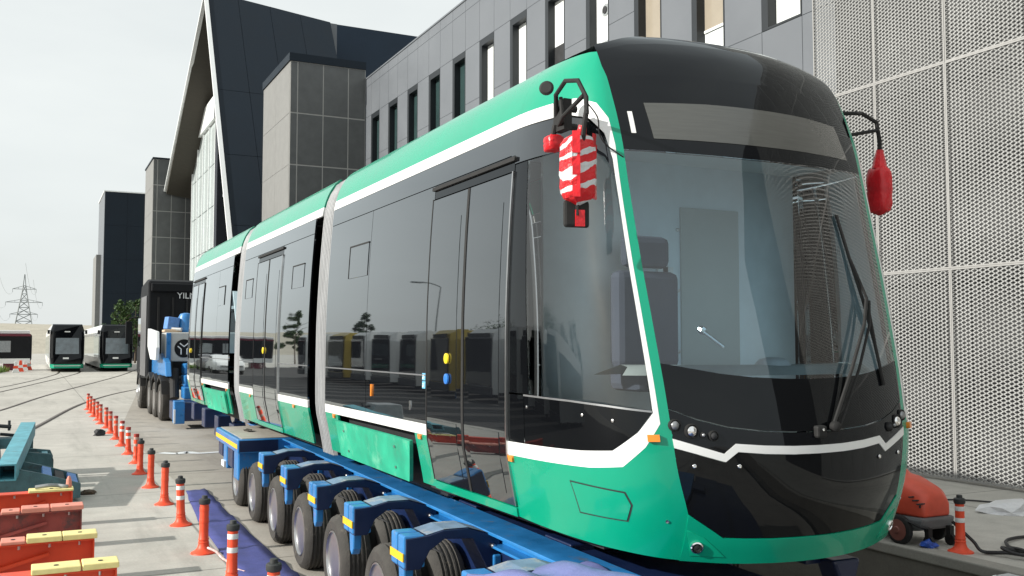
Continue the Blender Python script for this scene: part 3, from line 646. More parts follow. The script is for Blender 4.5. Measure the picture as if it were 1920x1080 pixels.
# near side: bracket at the cab's upper corner
br = MB(); bx, by = 2.50, 4.28
br.tube([(2.56, 4.60, 3.36), (2.50, 4.50, 3.45), (2.48, 4.36, 3.49), (2.48, 4.23, 3.46), (2.49, 4.165, 3.36), (2.49, 4.16, 3.27)], .013, 8)
br.tube([(2.57, 4.60, 3.30), (2.50, 4.42, 3.315), (2.48, 4.17, 3.37)], .012, 8)
br.tube([(2.53, 4.48, 3.30), (2.53, 4.50, 3.44)], .011, 8); br.box(2.55, 2.60, 4.50, 4.62, 3.27, 3.44); br.tube([(2.66, 4.56, 3.40), (2.56, 4.56, 3.40)], .02, 8); br.tube([(2.66, 4.56, 3.30), (2.56, 4.56, 3.30)], .02, 8)
br.tube([(2.49, 4.16, 3.29), (2.49, 4.19, 3.20), (2.49, 4.20, 3.14)], .014, 8); br.tube([(2.55, 4.60, 3.31), (2.54, 4.62, 3.22)], .016, 8)
bk = br.build('mirror_bracket', M_rubber, tram, autos=40)
MB().lathe([(.005, 0), (.04, .002), (.042, .012), (.03, .02)], (2.52, 4.64, 3.52), (-.6, -.75, .1), 18).build('round_mirror', M_rubber, tram, autos=30)
bag('small_wrapped_mirror', (2.54, 4.60, 3.205), .05, .05, .05, tram, 3, M_red)
bag('wrapped_mirror', (2.49, 4.25, 3.005), .085, .075, .19, tram, 5, M_rw)
MB().tube([(2.49, 4.20, 3.22), (2.49, 4.225, 3.15)], [.022, .03], 8).build('tape_neck', M_red, tram)
for k_, (dx_, dy_) in enumerate(((-.050, -.070), (.075, -.040))):
    tz = MB()
    for i_ in range(6): tz.box(2.49+dx_-.020, 2.49+dx_+.020, 4.25+dy_-.006+.004*(i_ % 2), 4.25+dy_+.006, 2.845+i_*.056, 2.905+i_*.056, rot=Euler((R(random.uniform(-4, 4)), 0, R((-28, 42)[k_]+random.uniform(-5, 5)))).to_matrix())
    tz.build('tape_strip', M_red, tram)
sm = MB().box(2.42, 2.56, 4.255, 4.285, 2.70, 2.84, rot=Euler((0, 0, R(-12))).to_matrix()).build('lower_mirror', M_rubber, tram, bevel=.025)
MB().tube([(2.49, 4.26, 2.85), (2.485, 4.25, 2.76)], .010, 6).build('mirror_stem', M_rubber, tram)
MB().box(2.475, 2.525, 4.243, 4.253, 2.705, 2.79, rot=Euler((0, 0, R(-12))).to_matrix()).build('red_tape', M_red, tram)
MB().tube(spline([(2.50, 4.18, 3.34), (2.53, 4.12, 3.25), (2.56, 4.15, 3.17), (2.62, 4.17, 3.12), (2.80, 4.30, 3.10)], 6), .004, 5).build('mirror_lead', M_cable, tram)
# far side
br = MB(); br.tube([(4.70, 4.66, 3.62), (4.85, 4.58, 3.62), (4.97, 4.57, 3.57), (5.02, 4.59, 3.45), (5.04, 4.61, 3.39)], .014, 8); br.tube([(4.75, 4.64, 3.47), (4.99, 4.57, 3.52)], .012, 8); br.build('mirror_bracket', M_rubber, tram)
bag('wrapped_mirror', (5.05, 4.63, 3.13), .055, .08, .17, tram, 9, M_red)
MB().tube([(5.04, 4.61, 3.40), (5.05, 4.625, 3.28)], [.022, .05], 8).build('tape_neck', M_red, tram)

# ------------------------------------------------------------------ LOW LOADER (built straight, then turned a little: it stands slightly askew to the tram)
TLX, TLY = 2.11, 6.0
tl = thing('low_loader', 'long blue multi-axle low loader trailer with yellow reflectors under the green tram', 'trailer', (TLX, TLY, 0))
def T(mb_): return mb_
class TB(MB):                                  # trailer builder: local x from the outer end of the arms (0..3.0), y along, world z
    def build(s, name, m, parent=None, **k):
        s.v = [(a+TLX, b+TLY, c) for a, b, c in s.v]; return MB.build(s, name, m, parent or tl, **k)
W_T = 2.98
M_armtop = mat('worn_arm_top', (.13, .20, .30), .6, var=.3, vscale=5, dirt=(.34, .33, .31, 4, .5))
def mirx(poly): return [(W_T - a, b) for a, b in poly][::-1]
ARM = [(0,.885),(.15,.897),(.25,.922),(.42,.922),(.62,.855),(.64,.855),(.64,.56),(.58,.60),(.45,.852),(.26,.866),(.16,.80),(.10,.69),(0,.69)]
arm_y = [-2.45, -1.23, 0.0, 1.20, 2.40, 3.65, 4.90]
whl_y = [-2.03, -.78, .50, 1.76, 3.04, 4.33, 5.64, 6.90]
for yk in arm_y:
    for side in ((0, 1) if yk > -.5 else (0,)):
        fx = (lambda p: p) if not side else mirx; q = (lambda x: x) if not side else (lambda x: W_T - x)
        a = TB().prism(fx(ARM), yk-.28, yk-.01, 'y').build('axle_arm', M_blueshade, bevel=.006)
        TB().box(*sorted((q(-.012), q(.13))), yk-.275, yk-.155, .70, .902).box(*sorted((q(-.012), q(.13))), yk-.135, yk-.015, .70, .902).build('arm_head', M_blue, a, bevel=.012)
        TB().box(*sorted((q(-.018), q(-.011))), yk-.276, yk-.014, .745, .795).build('reflector_strip', M_yellow, a)
        TB().add([(q(.14), yk-.272, .900), (q(.26), yk-.272, .927), (q(.42), yk-.272, .927), (q(.60), yk-.272, .868), (q(.14), yk-.018, .900), (q(.26), yk-.018, .927), (q(.42), yk-.018, .927), (q(.60), yk-.018, .868)], [(0,1,5,4),(1,2,6,5),(2,3,7,6)]).build('worn_top_plate', M_armtop, a)
        TB().prism([(yk-.22, .70), (yk-.10, .70), (yk-.12, .56), (yk-.17, .53), (yk-.21, .58)], *sorted((q(.01), q(.075))), 'x').build('hanger', M_blue, a, bevel=.01)
        TB().box(*sorted((q(.59), q(.645))), yk-.30, yk-.05, .52, .74).build('gusset', M_blue, a, bevel=.01)
        TB().lathe([(.015, 0), (.015, .02), (.006, .028)], (q(.585), yk-.283, .80), (0, -1, 0), 8).build('bolt', M_steel, a)
def tyre_wheel(x, y, sgn, dish, first=[None]):
    """tyre + deep silver rim; axis along x, outer face towards -x when sgn<0"""
    rt, wd = .352, .24
    wroot = thing('wheel', '', '') if False else None
    prof = [(.21,-wd/2+.02),(.235,-wd/2),(.30,-wd/2-.004),(.335,-wd/2+.02),(.350,-wd/2+.055)]
    for g_ in (-.055, -.018, .018, .055): prof += [(rt, g_-.012), (rt-.012, g_-.008), (rt-.012, g_+.008), (rt, g_+.012)]
    prof += [(.350, wd/2-.055), (.335, wd/2-.02), (.30, wd/2+.004), (.235, wd/2), (.21, wd/2-.02)]
    mb = TB().lathe(prof, (x, y, rt), (-sgn, 0, 0), 36, close=True)
    return mb
wheels = []
def add_wheel(x, y, sgn):
    o = tyre_wheel(x, y, sgn, True).build('wheel', M_tyre, tl, autos=35)
    TB().lathe([(.222,.105),(.226,.118),(.214,.122),(.205,.10),(.195,.02),(.150,-.005),(.145,-.02),(.085,-.02),(.085,.04),(.075,.055),(.001,.058)], (x, y, .352), (sgn, 0, 0), 30).build('rim', M_alu, o, autos=35)
    mb = TB()
    for k in range(8):
        a = 2*math.pi*k/8; mb.lathe([(.010, -.02), (.010, .0), (.004, .006)], (x, y+.117*math.cos(a), .352+.117*math.sin(a)), (sgn, 0, 0), 6)
    mb.build('lug_nuts', M_steel, o)
for yk in whl_y:
    full_w = yk > -.5
    for x, sg in ((.17, -1), (.49, 1), (W_T-.49, -1), (W_T-.17, 1)):
        if full_w or x < 1: add_wheel(x, yk, sg)
    for x0, x1 in ((.28, .38), (W_T-.38, W_T-.28))[:2 if full_w else 1]:
        TB().lathe([(.06, 0), (.06, x1-x0)], (x0, yk, .352), (1, 0, 0), 12).box((x0+x1)/2-.07, (x0+x1)/2+.07, yk-.12, yk+.05, .30, .62).build('pendle_axle', M_under, bevel=.01)
        TB().tube(spline([((x0+x1)/2, yk-.1, .66), ((x0+x1)/2-.12, yk-.16, .55), ((x0+x1)/2-.1, yk-.1, .42)], 5), .012, 6).tube(spline([((x0+x1)/2+.06, yk-.12, .68), ((x0+x1)/2+.16, yk-.2, .6), ((x0+x1)/2+.05, yk, .45)], 5), .010, 6).build('brake_hose', M_cable)
# longitudinal members
for q0, q1, yb in ((.65, .95, -4.5), (W_T-.95, W_T-.65, -.5)): TB().box(q0, q1, yb, 8.4, .42, .78).build('main_girder', M_blueshade, bevel=.01)
TB().box(.955, 1.5, -4.5, -.5, .50, .70).box(.955, W_T-.955, -.5, 8.4, .50, .70).build('spine', M_blueshade)
for q0, s_ in ((.56, 1), (W_T-.56-.26, -1)):
    yb = -4.6 if s_ > 0 else -.5
    TB().box(q0, q0+.26, yb, 9.2, .868, .89).box(q0+.10, q0+.14, yb, 9.2, .80, .868).box(q0+.02, q0+.24, yb, 9.2, .783, .80).build('edge_beam', M_blue, bevel=.004)
TB().box(.84, 1.55, -4.6, -.501, .80, .835).build('bed_plate', M_blueshade); TB().box(.84, W_T-.84, -.5, 9.2, .80, .835).build('bed_plate', M_blueshade)
TB().prism([(2.2, .82), (2.42, .82), (2.38, .70), (2.26, .68)], -1.62, -1.45, 'y').build('end_bracket', M_blueshade, bevel=.02); TB().box(2.1, 2.4, -1.5, -.45, .78, .82).build('end_bracket_arm', M_blueshade, bevel=.01)
for xx, yb in ((CX-.72-TLX+.10, -4.6), (CX+.72-TLX+.10, -.5)): TB().box(xx-.2, xx+.2, yb, 9.2, .836, .855).build('rail_pad', M_blueshade)
for k in range(9): TB().box(.83, 1.0, -3.9+k*1.5, -3.55+k*1.5, .836, .90).build('stop_block', M_blueshade, bevel=.01)
# rear platform over the last axle and the narrow neck towards the tractor
pf = TB().box(.0, .95, 6.45, 8.45, .72, .895).build('platform', M_blue, bevel=.015)
TB().box(.06, .93, 6.5, 8.42, .896, .903).build('dusty_top', M_deckdirt, pf); TB().box(-.006, -.001, 6.47, 8.44, .775, .83).build('reflector_strip', M_yellow, pf)
TB().box(.02, .5, 6.44, 6.449, .74, .88).build('front_edge', M_blueshade, pf)
for y0, y1, z0 in ((6.6, 6.95, .36), (7.05, 7.5, .46), (7.6, 7.9, .40), (8.0, 8.4, .52)): TB().box(.03, .34, y0, y1, z0, .72).build('side_locker', M_blueshade if y0 in (7.05, 8.0) else M_blue, pf, bevel=.02)
TB().box(.00, .03, 7.62, 7.88, .42, .50).build('rear_marker', M_whiteal, pf)
TB().add([(.30+.05*math.cos(a)*(1+.4*math.sin(3*a)), 7.5+.14*math.sin(a), .905+.03*abs(math.cos(2*a))) for a in np.linspace(0, 6.2, 14)], [tuple(range(14))]).build('rope_heap', M_soffit, pf)
TB().box(.95, W_T-.95, 8.4, 19.3, .46, .74).build('neck', M_blue, bevel=.02)
for y0, x0, x1 in ((10.2, .50, W_T-.5), (12.2, .52, W_T-.52), (14.4, .55, W_T-.55), (16.6, .58, W_T-.58)):
    TB().box(x0, x1, y0, y0+.5, .40, .78).build('cross_box', M_blueshade, bevel=.02)
cb = TB().box(.38, W_T-.2, 18.9, 20.3, .20, .66).build('bolster', M_blueshade, bevel=.02)
TB().box(.37, .62, 18.88, 19.3, .14, .70).build('bolster_end', M_blue, cb, bevel=.02); TB().box(.36, .40, 18.87, 18.93, .16, .5).build('marker_board', M_whiteal, cb)
TB().box(.80, 1.7, 18.885, 18.898, .52, .60).build('plate', M_whiteal, cb)
TB().box(.72, 1.75, 20.3, 21.0, .66, .98).box(.76, 1.7, 20.6, 21.4, .98, 1.28).box(.80, 1.65, 21.0, 21.8, 1.28, 1.58).build('gooseneck_step', M_blue, bevel=.04)
TB().tube([(.56, 20.9, .66), (.56, 21.2, 1.42)], .12, 14).build('support_leg', M_rubber)
TB().prism([(20.6, 1.25), (21.3, 1.25), (26.5, 1.15), (26.5, 1.55), (22.3, 1.85), (20.9, 1.62)], .30, .45, 'x').prism([(20.6, 1.25), (21.3, 1.25), (26.5, 1.15), (26.5, 1.55), (22.3, 1.85), (20.9, 1.62)], W_T-.7, W_T-.55, 'x').build('gooseneck', M_blue, bevel=.02)
pk = TB().box(.36, 2.3, 21.6, 23.0, 1.62, 2.42).build('power_pack', M_greysteel2 if 'M_greysteel2' in globals() else mat('power_pack_grey', (.46, .47, .45), .5, var=.08, vscale=5), bevel=.03)
TB().prism([(21.4, 2.0), (21.6, 1.66), (23.4, 1.66), (24.6, 2.02), (24.6, 2.56), (21.6, 2.44)], .10, .20, 'x').build('side_panel', M_whiteal, pk, bevel=.02)
TB().box(.38, .50, 21.55, 21.598, 1.45, 2.40).build('corner_post', M_blue, pk, bevel=.01)
lg = TB().lathe([(.25, 0), (.25, .012), (.24, .014)], (.84, 21.598, 1.98), (0, -1, 0), 28).build('round_badge', M_truck, pk)
mb = TB(); c0 = Vector((.84, 21.578, 1.98))
for pts in ([(-.11,.14),(0,.05),(.11,.14)], [(-.165,.06),(-.075,-.02),(-.075,-.165)], [(.165,.06),(.075,-.02),(.075,-.165)], [(.0,-.02),(0,-.02)]):
    if len(pts) > 2: mb.tube([c0 + Vector((a, 0, b)) for a, b in pts], .018, 6)
mb.build('badge_mark', M_whiteal, lg)
can = TB().lathe([(.20, 0), (.21, .06), (.20, .08), (.20, .42), (.15, .52), (.05, .55)], (.93, 22.2, 2.42), (0, 0, 1), 18).build('blue_canister', M_blue, tl, autos=35)
TB().box(.40, .72, 22.0, 22.4, 2.50, 2.84, rot=Euler((0, R(7), R(10))).to_matrix()).build('blue_crate', M_padblue, tl, bevel=.02)
TB().box(.34, .8, 21.8, 22.6, 2.425, 2.50).build('timber_block', mat('pale_timber', (.55, .42, .30), .8, var=.15), tl, bevel=.02)
TB().tube([(.55, 21.9, 2.52), (.78, 21.75, 2.50)], .05, 8).build('hydraulic_fitting', M_steel, tl)
# tarpaulin thrown over the near end of the trailer
tp_v, tp_f = [], []; rnd = random.Random(4)
for j in range(13):
    for i in range(17):
        x = -.20 + .85*i/16; y = -3.2 + 1.85*j/12; e = min(1, min(i, 16-i)/3, )*min(1, min(j, 12-j)/2.5)
        z = .75 + .10*e + .03*math.sin(i*.9+j*.5) + .02*math.sin(j*1.7-i*.3) + rnd.uniform(-.008, .008)
        if i < 2: z = .60 - .16*(2-i)
        tp_v.append((TLX+x, TLY+y, z+.13))
for j in range(12):
    for i in range(16): a = j*17+i; tp_f.append((a, a+1, a+18, a+17))
tarp = obj('tarpaulin', tp_v, tp_f, M_tarp, None, True); sd = tarp.modifiers.new('t', 'SOLIDIFY'); sd.thickness = .006; ss = tarp.modifiers.new('s', 'SUBSURF'); ss.levels = ss.render_levels = 1
tag(tarp, 'crumpled lilac blue tarpaulin draped over the end of the blue trailer', 'tarpaulin')
tl.rotation_euler = (0, 0, -math.atan(.033))

# ------------------------------------------------------------------ TRACTOR
tk = thing('tractor_truck', 'black heavy tractor unit coupled to the far end of the blue low loader', 'truck', (4.35, 30, 0))
X0, X1 = 3.08, 5.58
cabm = MB().prism([(31.5, 1.05), (34.3, .95), (34.75, 1.2), (34.7, 2.2), (34.2, 3.3), (33.6, 4.0), (31.9, 4.12), (31.5, 4.05)], X0+.02, X1-.02, 'x').build('cab', M_truck, tk, bevel=.06)
MB().box(X0+.1, X1-.1, 31.36, 31.498, 3.72, 3.98).build('roof_box', M_truck, cabm, bevel=.03)
for k in range(5): MB().box(X0+.3+k*.42, X0+.36+k*.42, 31.44, 31.498, 1.3, 3.55).build('back_rib', M_rubber, cabm)
MB().box(X0-.01, X0+.015, 31.7, 33.3, 1.1, 3.6).build('side_fairing', M_truckgrey, cabm, bevel=.01)
MB().box(X0-.004, X0+.016, 33.35, 34.25, 2.0, 2.95).build('side_window', M_pane, cabm, bevel=.01)
MB().tube([(X0, 34.3, 3.0), (X0-.28, 34.35, 2.95)], .025, 6).box(X0-.38, X0-.18, 34.28, 34.42, 2.1, 2.85).build('mirror', M_truck, cabm, bevel=.04)
MB().tube([(X0+.12, 31.42, 3.78), (X0+.4, 31.40, 3.76)], .04, 8).build('work_lamp', M_chrome, cabm)
text_mesh('lettering', 'YILM', .27, M_whiteal, cabm, (X0+.86, 31.425, 3.52), (math.pi/2, 0, 0), .006)
MB().box(X0+.8, X1-.8, 27.0, 34.2, .75, 1.05).build('chassis', M_under, tk)
MB().box(X0+.2, X1-.2, 27.0, 31.2, 1.05, 1.12).build('catwalk', M_under, tk)
def truck_wheel(x, y, s_, front):
    r = .52
    o = MB().lathe([(.30,-.15),(.36,-.17),(.47,-.16),(r-.01,-.12),(r,-.06),(r,.06),(r-.01,.12),(.47,.16),(.36,.17),(.30,.15)], (x, y, r), (1, 0, 0), 30, close=True).build('wheel', M_tyre, tk, autos=35)
    prof = [(.305,.15),(.29,.10),(.24,.08 if not front else .18),(.14,.06 if not front else .22),(.12,.12 if not front else .24),(.001,.13 if not front else .25)]
    MB().lathe(prof, (x, y, r), (s_, 0, 0), 26).build('rim', M_alu, o, autos=35)
for y, fr in ((28.0, False), (29.4, False), (30.75, False), (33.75, True)):
    for s_, x in ((-1, X0+.18), (1, X1-.18)): truck_wheel(x, y, s_, fr)
    for x in (X0+.0, X1-.36): MB().prism([(y-.68, .75), (y-.5, 1.1), (y, 1.26), (y+.5, 1.1), (y+.68, .75), (y+.6, .75), (y+.45, 1.03), (y, 1.18), (y-.45, 1.03), (y-.6, .75)], x, x+.36, 'x').build('mudguard', M_rubber, tk)

# ------------------------------------------------------------------ BOLLARDS
def bollard(loc, label, group, capped, worn=0):
    b = thing('bollard', label, 'bollard', loc, group); x, y = loc[0], loc[1]; h = .515
    MB().lathe([(.125,0),(.122,.012),(.085,.03),(.062,.055),(.052,.09),(.051,.10),(.054,.104),(.054,.112),(.049,.118),(.049,.13),(.052,.134),(.052,.142),(.047,.15),(.045,.24),(.044,h)], (x, y, loc[2]), (0, 0, 1), 20).build('post', M_bollard, b, autos=35)
    for z0, z1 in ((.30, .345), (.415, .46)): MB().lathe([(.0462, z0), (.0468, z0+.003), (.0466, z1-.003), (.046, z1)], (x, y, loc[2]), (0, 0, 1), 20, close=True).build('band', M_bandw if worn == 0 else (M_bandworn if worn == 1 else M_bollard), b, smooth=True)
    if capped: MB().lathe([(.050, h-.03), (.056, h-.02), (.056, h+.018), (.047, h+.026), (.030, h+.028), (.028, h+.055), (.022, h+.058)], (x, y, loc[2]), (0, 0, 1), 18).build('cap', M_cap, b, autos=35)
    else: MB().lathe([(.047, h-.05), (.047, h), (.02, h+.004)], (x, y, loc[2]), (0, 0, 1), 16).build('top_ring', M_maroon2, b)
    return b
M_bandworn = mat('worn_band', (.50, .30, .25), .5, var=.3, vscale=14); M_maroon2 = mat('dull_red_top', (.33, .035, .025), .6, var=.2, vscale=10)
GB = 'bollards in a row along the lane edge'
row = [(7.0, 1), (8.62, 1), (10.16, 1), (11.81, 1), (13.42, 1), (15.09, 1), (16.71, 1), (18.25, 0), (19.8, 0), (21.45, 0), (23.0, 0), (24.6, 0), (26.15, 0), (27.6, 0), (28.9, 0), (30.4, 0), (32.0, 0), (33.7, 0)]
for i, (y, c) in enumerate(row):
    x = 1.575 + (.08 if 18 < y < 27 else 0) + (.03 if y >= 27 and y < 29 else 0)
    worn = 0 if i in (0, 1, 3, 8, 9) else (1 if i in (7, 10) or i > 10 else 2)
    lab = ('orange bollard with white bands and a black cap, in the row along the lane' if worn == 0 else 'orange bollard with worn off bands and a black cap, in the row along the lane') if c else \
          ('short capless orange bollard with pale bands, in the far part of the row' if worn == 0 else 'short capless orange bollard with dirty faded bands, in the row along the lane')
    bo = bollard((x, y, 0), lab, GB + (' with caps' if c else ' without caps') + (' and white bands' if worn == 0 else ' and worn bands'), c, worn)
    bo.rotation_euler = (R(random.uniform(-1.6, 1.6)), R(random.uniform(-2.2, 2.2)), random.uniform(0, 6))
bollard((8.40, 6.78, .012), 'orange bollard with white bands standing on the kerb beside the red pressure washer', None, True, 0) if False else None
rbz = bollard((8.44, 6.80, 0), 'orange bollard with white bands standing beside the red pressure washer', 'bollard by the washer', True, 0)
del rbz['group']

# blue mat lying between bollards and trailer
mv, mf = [], []; rnd = random.Random(2)
L0 = [(1.66, 6.2), (1.70, 9.0), (1.76, 11.7), (1.98, 14.45)]; R0 = [(2.16, 6.2), (2.18, 9.0), (2.19, 11.7), (2.24, 14.40)]
for i in range(31):
    t = i/30*3; k = min(2, int(t)); u = t-k
    for j in range(5):
        s_ = j/4; xl = L0[k][0]*(1-u)+L0[k+1][0]*u; xr = R0[k][0]*(1-u)+R0[k+1][0]*u; y = L0[k][1]*(1-u)+L0[k+1][1]*u
        mv.append((xl*(1-s_)+xr*s_ + rnd.uniform(-.008, .008), y, .010 + (rnd.uniform(0, .03) if rnd.random() < .4 else 0)))
for i in range(30):
    for j in range(4): a = i*5+j; mf.append((a, a+1, a+6, a+5))
mt = obj('ground_sheet', mv, mf, M_mat, None, True); sd = mt.modifiers.new('t', 'SOLIDIFY'); sd.thickness = .005; sd.offset = 1
tag(mt, 'long dark blue sheet lying on the concrete between bollards and trailer wheels', 'ground sheet')
# paper strip, tape and litter
def lump(name, c, r_, m, label, cat, seed, flat=.5, n=9, group=None):
    rnd = random.Random(seed); bm = bmesh.new(); bmesh.ops.create_icosphere(bm, subdivisions=2, radius=1)
    for vv in bm.verts:
        k = 1 + rnd.uniform(-.3, .3); vv.co = Vector((vv.co.x*r_[0]*k, vv.co.y*r_[1]*k, max(-.0, vv.co.z*flat*r_[0]*k + .35*flat*r_[0])))
    me = bpy.data.meshes.new(name); bm.to_mesh(me); bm.free(); me.materials.append(m); o = bpy.data.objects.new(name, me); COL.objects.link(o); o.location = c
    return tag(o, label, cat, group)
pv = spline([(2.22, 19.7, .006), (2.5, 19.4, .006), (2.68, 19.6, .006), (2.86, 19.3, .006), (3.3, 19.35, .006)], 5)
tag(strip('paper_strip', pv, .22, .012, M_whiteal), 'torn white paper strip lying on the lane beside the trailer platform', 'paper')
tag(MB().tube(spline([(1.60, 10.05, .07), (1.66, 9.93, .05), (1.69, 9.75, .02), (1.72, 9.55, .012), (1.70, 9.35, .012), (1.78, 9.1, .012)], 6), .012, 6).build('barrier_tape', mat('barrier_tape', (.62, .42, .40), .5, var=.5, vscale=18), None), 'strip of red and white tape trailing from a bollard foot', 'tape')
lump('debris', (1.38, 24.1, 0), (.12, .12), M_under, 'dark scrap of debris on the concrete near the far bollards', 'debris', 5, .9)

# ------------------------------------------------------------------ LEFT STACK: orange girders, teal steel frames
def girder(y, xe, ztop, m_web, pads, label, z0=.08):
    b = thing('steel_girder', label, 'girder', (-1.2, y, 0), 'orange steel girders laid on the yard'); hgt = ztop - z0
    MB().box(-3.2, xe, y-.015, y+.015, z0+.012, ztop-.015).build('web', m_web, b)
    MB().box(-3.2, xe, y-.10, y+.10, ztop-.015, ztop).build('top_flange', m_web, b, bevel=.003); MB().box(-3.2, xe, y-.10, y+.10, z0, z0+.012).build('bottom_flange', m_web, b, bevel=.003)
    MB().box(xe-.012, xe+.001, y-.099, y+.099, z0+.013, ztop-.016).build('end_plate', m_web, b)
    for k in range(3): MB().box(-.75-k*.8, -.74-k*.8, y-.09, y-.016, z0+.013, ztop-.016).build('stiffener', m_web, b)
    MB().bar((-.55, y-.05, z0), (.16, y-.05, z0+hgt*.62), .03, .03).build('diagonal_brace', m_web, b)
    for k, xx in enumerate((xe-.12, xe-.36, xe-.60)): MB().lathe([(.012, 0), (.012, .03), (.006, .034)], (xx, y-.07, ztop-.05), (0, 0, 1), 6).build('bolt', M_steel, b)
    for (a, c, m_, hh) in pads:
        p = MB().box(a, c, y-.115, y+.115, ztop+.002, ztop+hh).build('pad', m_, b, bevel=.008)
        MB().lathe([(.018, 0), (.018, .004), (.006, .002)], ((a+c)/2, y-.02, ztop+hh), (0, 0, 1), 10).build('bolt_hole', M_under, p)
    MB().box(-1.9, -1.7, y-.16, y+.16, 0, z0).build('packing', M_bark, b)
    MB().box(xe-.55, xe-.4, y-.12, y+.12, 0, z0).build('packing', M_bark, b)
girder(8.20, .615, .375, M_beamred, [(.02, .36, M_padyellow, .045), (.37, .63, M_padyellow, .05)], 'orange girder with two pale yellow pads, its web out of view below')
girder(9.50, .522, .375, M_beamred, [(-.02, .26, M_padyellow, .05), (.265, .545, M_padyellow, .05), (-.22, -.03, M_padpink, .03)], 'bright orange red girder with two yellow pads and one pink pad')
girder(11.12, .485, .385, M_beamdull, [(-.08, .18, M_padpink, .05), (.19, .50, M_padpink, .05), (-.26, -.09, M_padpink, .03)], 'faded dull red girder with salmon pink pads')
girder(12.45, .44, .40, M_beamred, [(-.02, .45, M_padyellow, .03)], 'orange girder with tools lying on its thin yellow pad, next to teal frame')
tag(MB().tube(spline([(.05, 12.42, .455), (.18, 12.40, .47), (.28, 12.43, .46), (.36, 12.40, .45), (.42, 12.46, .45)], 5), .024, 6).build('hose_tool', M_greysteel, None), 'grey hose fitting lying on the yellow pad of a girder', 'tool')
tag(MB().lathe([(.03, 0), (.034, .02), (.028, .09), (.012, .13)], (.40, 12.43, .432), (0, 0, 1), 10).build('spray_can', M_padpink, None), 'small pink bottle standing on the yellow pad of a girder', 'bottle')
tf = thing('teal_square_tube', 'light teal square steel tube propped over the dark teal frame', 'steel tube', (-.2, 15.5, 0))
a, b_ = Vector((-.27, 13.6, .50)), Vector((-.06, 17.4, .74)); d = (b_-a).normalized()
mb = MB(); r1 = d.cross(Vector((0, 0, 1))).normalized(); u1 = r1.cross(d)
def ring(p, h): return [p - r1*h - u1*h, p + r1*h - u1*h, p + r1*h + u1*h, p - r1*h + u1*h]
vv = ring(a, .105) + ring(b_, .105) + ring(a, .085) + ring(a + d*.6, .085)
ff = [(i, (i+1) % 4, 4+(i+1) % 4, 4+i) for i in range(4)] + [(4, 5, 6, 7)] + [(i, (i+1) % 4, 8+(i+1) % 4, 8+i) for i in range(4)] + [(8+i, 8+(i+1) % 4, 12+(i+1) % 4, 12+i) for i in range(4)] + [(12, 13, 14, 15)]
obj('tube', vv, ff, M_teal, tf)
MB().box(-.28, -.24, 15.6, 15.95, 0, .52).build('foot', M_tealdark, tf); MB().box(-.16, .02, 16.9, 17.0, 0, .62).build('foot', M_tealdark, tf)
fr = thing('teal_steel_frame', 'dark worn teal steel frame with blue pads, tapering to one end', 'steel frame', (.2, 14.6, 0))
for yy in (14.2, 15.2):
    MB().prism([(-.9, .46), (-.15, .47), (.12, .40), (.60, .24), (.60, .05), (-.9, .05)], yy-.03, yy+.03, 'y').build('side_plate', M_tealdark, fr, bevel=.006)
MB().box(-.9, -.16, 14.23, 15.17, .40, .44).build('top_plate', M_tealdark, fr)
rt_ = Euler((0, R(18), 0)).to_matrix()
for x0, m_ in ((.13, M_padblue), (.45, M_padblue), (.29, M_under)): 
    zc = .385 - (x0-.12)*.333; MB().box(x0, x0+.12, 14.22, 15.18, zc-.055, zc-.02 if m_ is M_under else zc-.01, rot=rt_).build('pad' if m_ is M_padblue else 'slot', m_, fr, bevel=.005)
MB().box(.585, .60, 14.23, 15.17, .06, .23).build('end_plate', M_tealdark, fr)
fr2 = thing('short_teal_frame', 'small dark teal bracket frame standing behind the tapered frame', 'steel frame', (.05, 16.4, 0))
for yy in (16.1, 16.7): MB().prism([(-.25, .52), (.26, .45), (.30, .36), (.30, .04), (-.25, .04)], yy, yy+.08, 'y').build('side_plate', M_tealdark, fr2, bevel=.006)
MB().box(-.2, .1, 16.18, 16.70, .40, .43).build('shelf', M_under, fr2); MB().box(.14, .22, 16.182, 16.698, .36, .44).build('pad', M_teal, fr2)
jk = thing('grey_jack_stand', 'grey painted steel jack stand with clamp handles behind the teal tube', 'jack stand', (-.75, 17.5, 0))
MB().prism([(-1.05, .0), (-.42, .0), (-.48, .66), (-.56, .86), (-1.05, .86)], 17.2, 17.9, 'y').build('body', M_greysteel, jk, bevel=.02)
MB().tube([(-.5, 17.4, .80), (-.30, 17.4, .78)], .03, 8).tube([(-.46, 17.5, .66), (-.22, 17.5, .63)], .025, 8).tube([(-.33, 17.4, .72), (-.33, 17.4, .88)], .02, 8).build('clamp', M_under, jk)
MB().box(-.48, -.28, 17.3, 17.7, .44, .60).build('bracket', M_tealdark, jk, bevel=.01)
lump('rag', (.72, 14.8, 0), (.10, .07), M_bark, 'small brown rag lying beside the tip of the teal frame', 'rag', 8, .5)

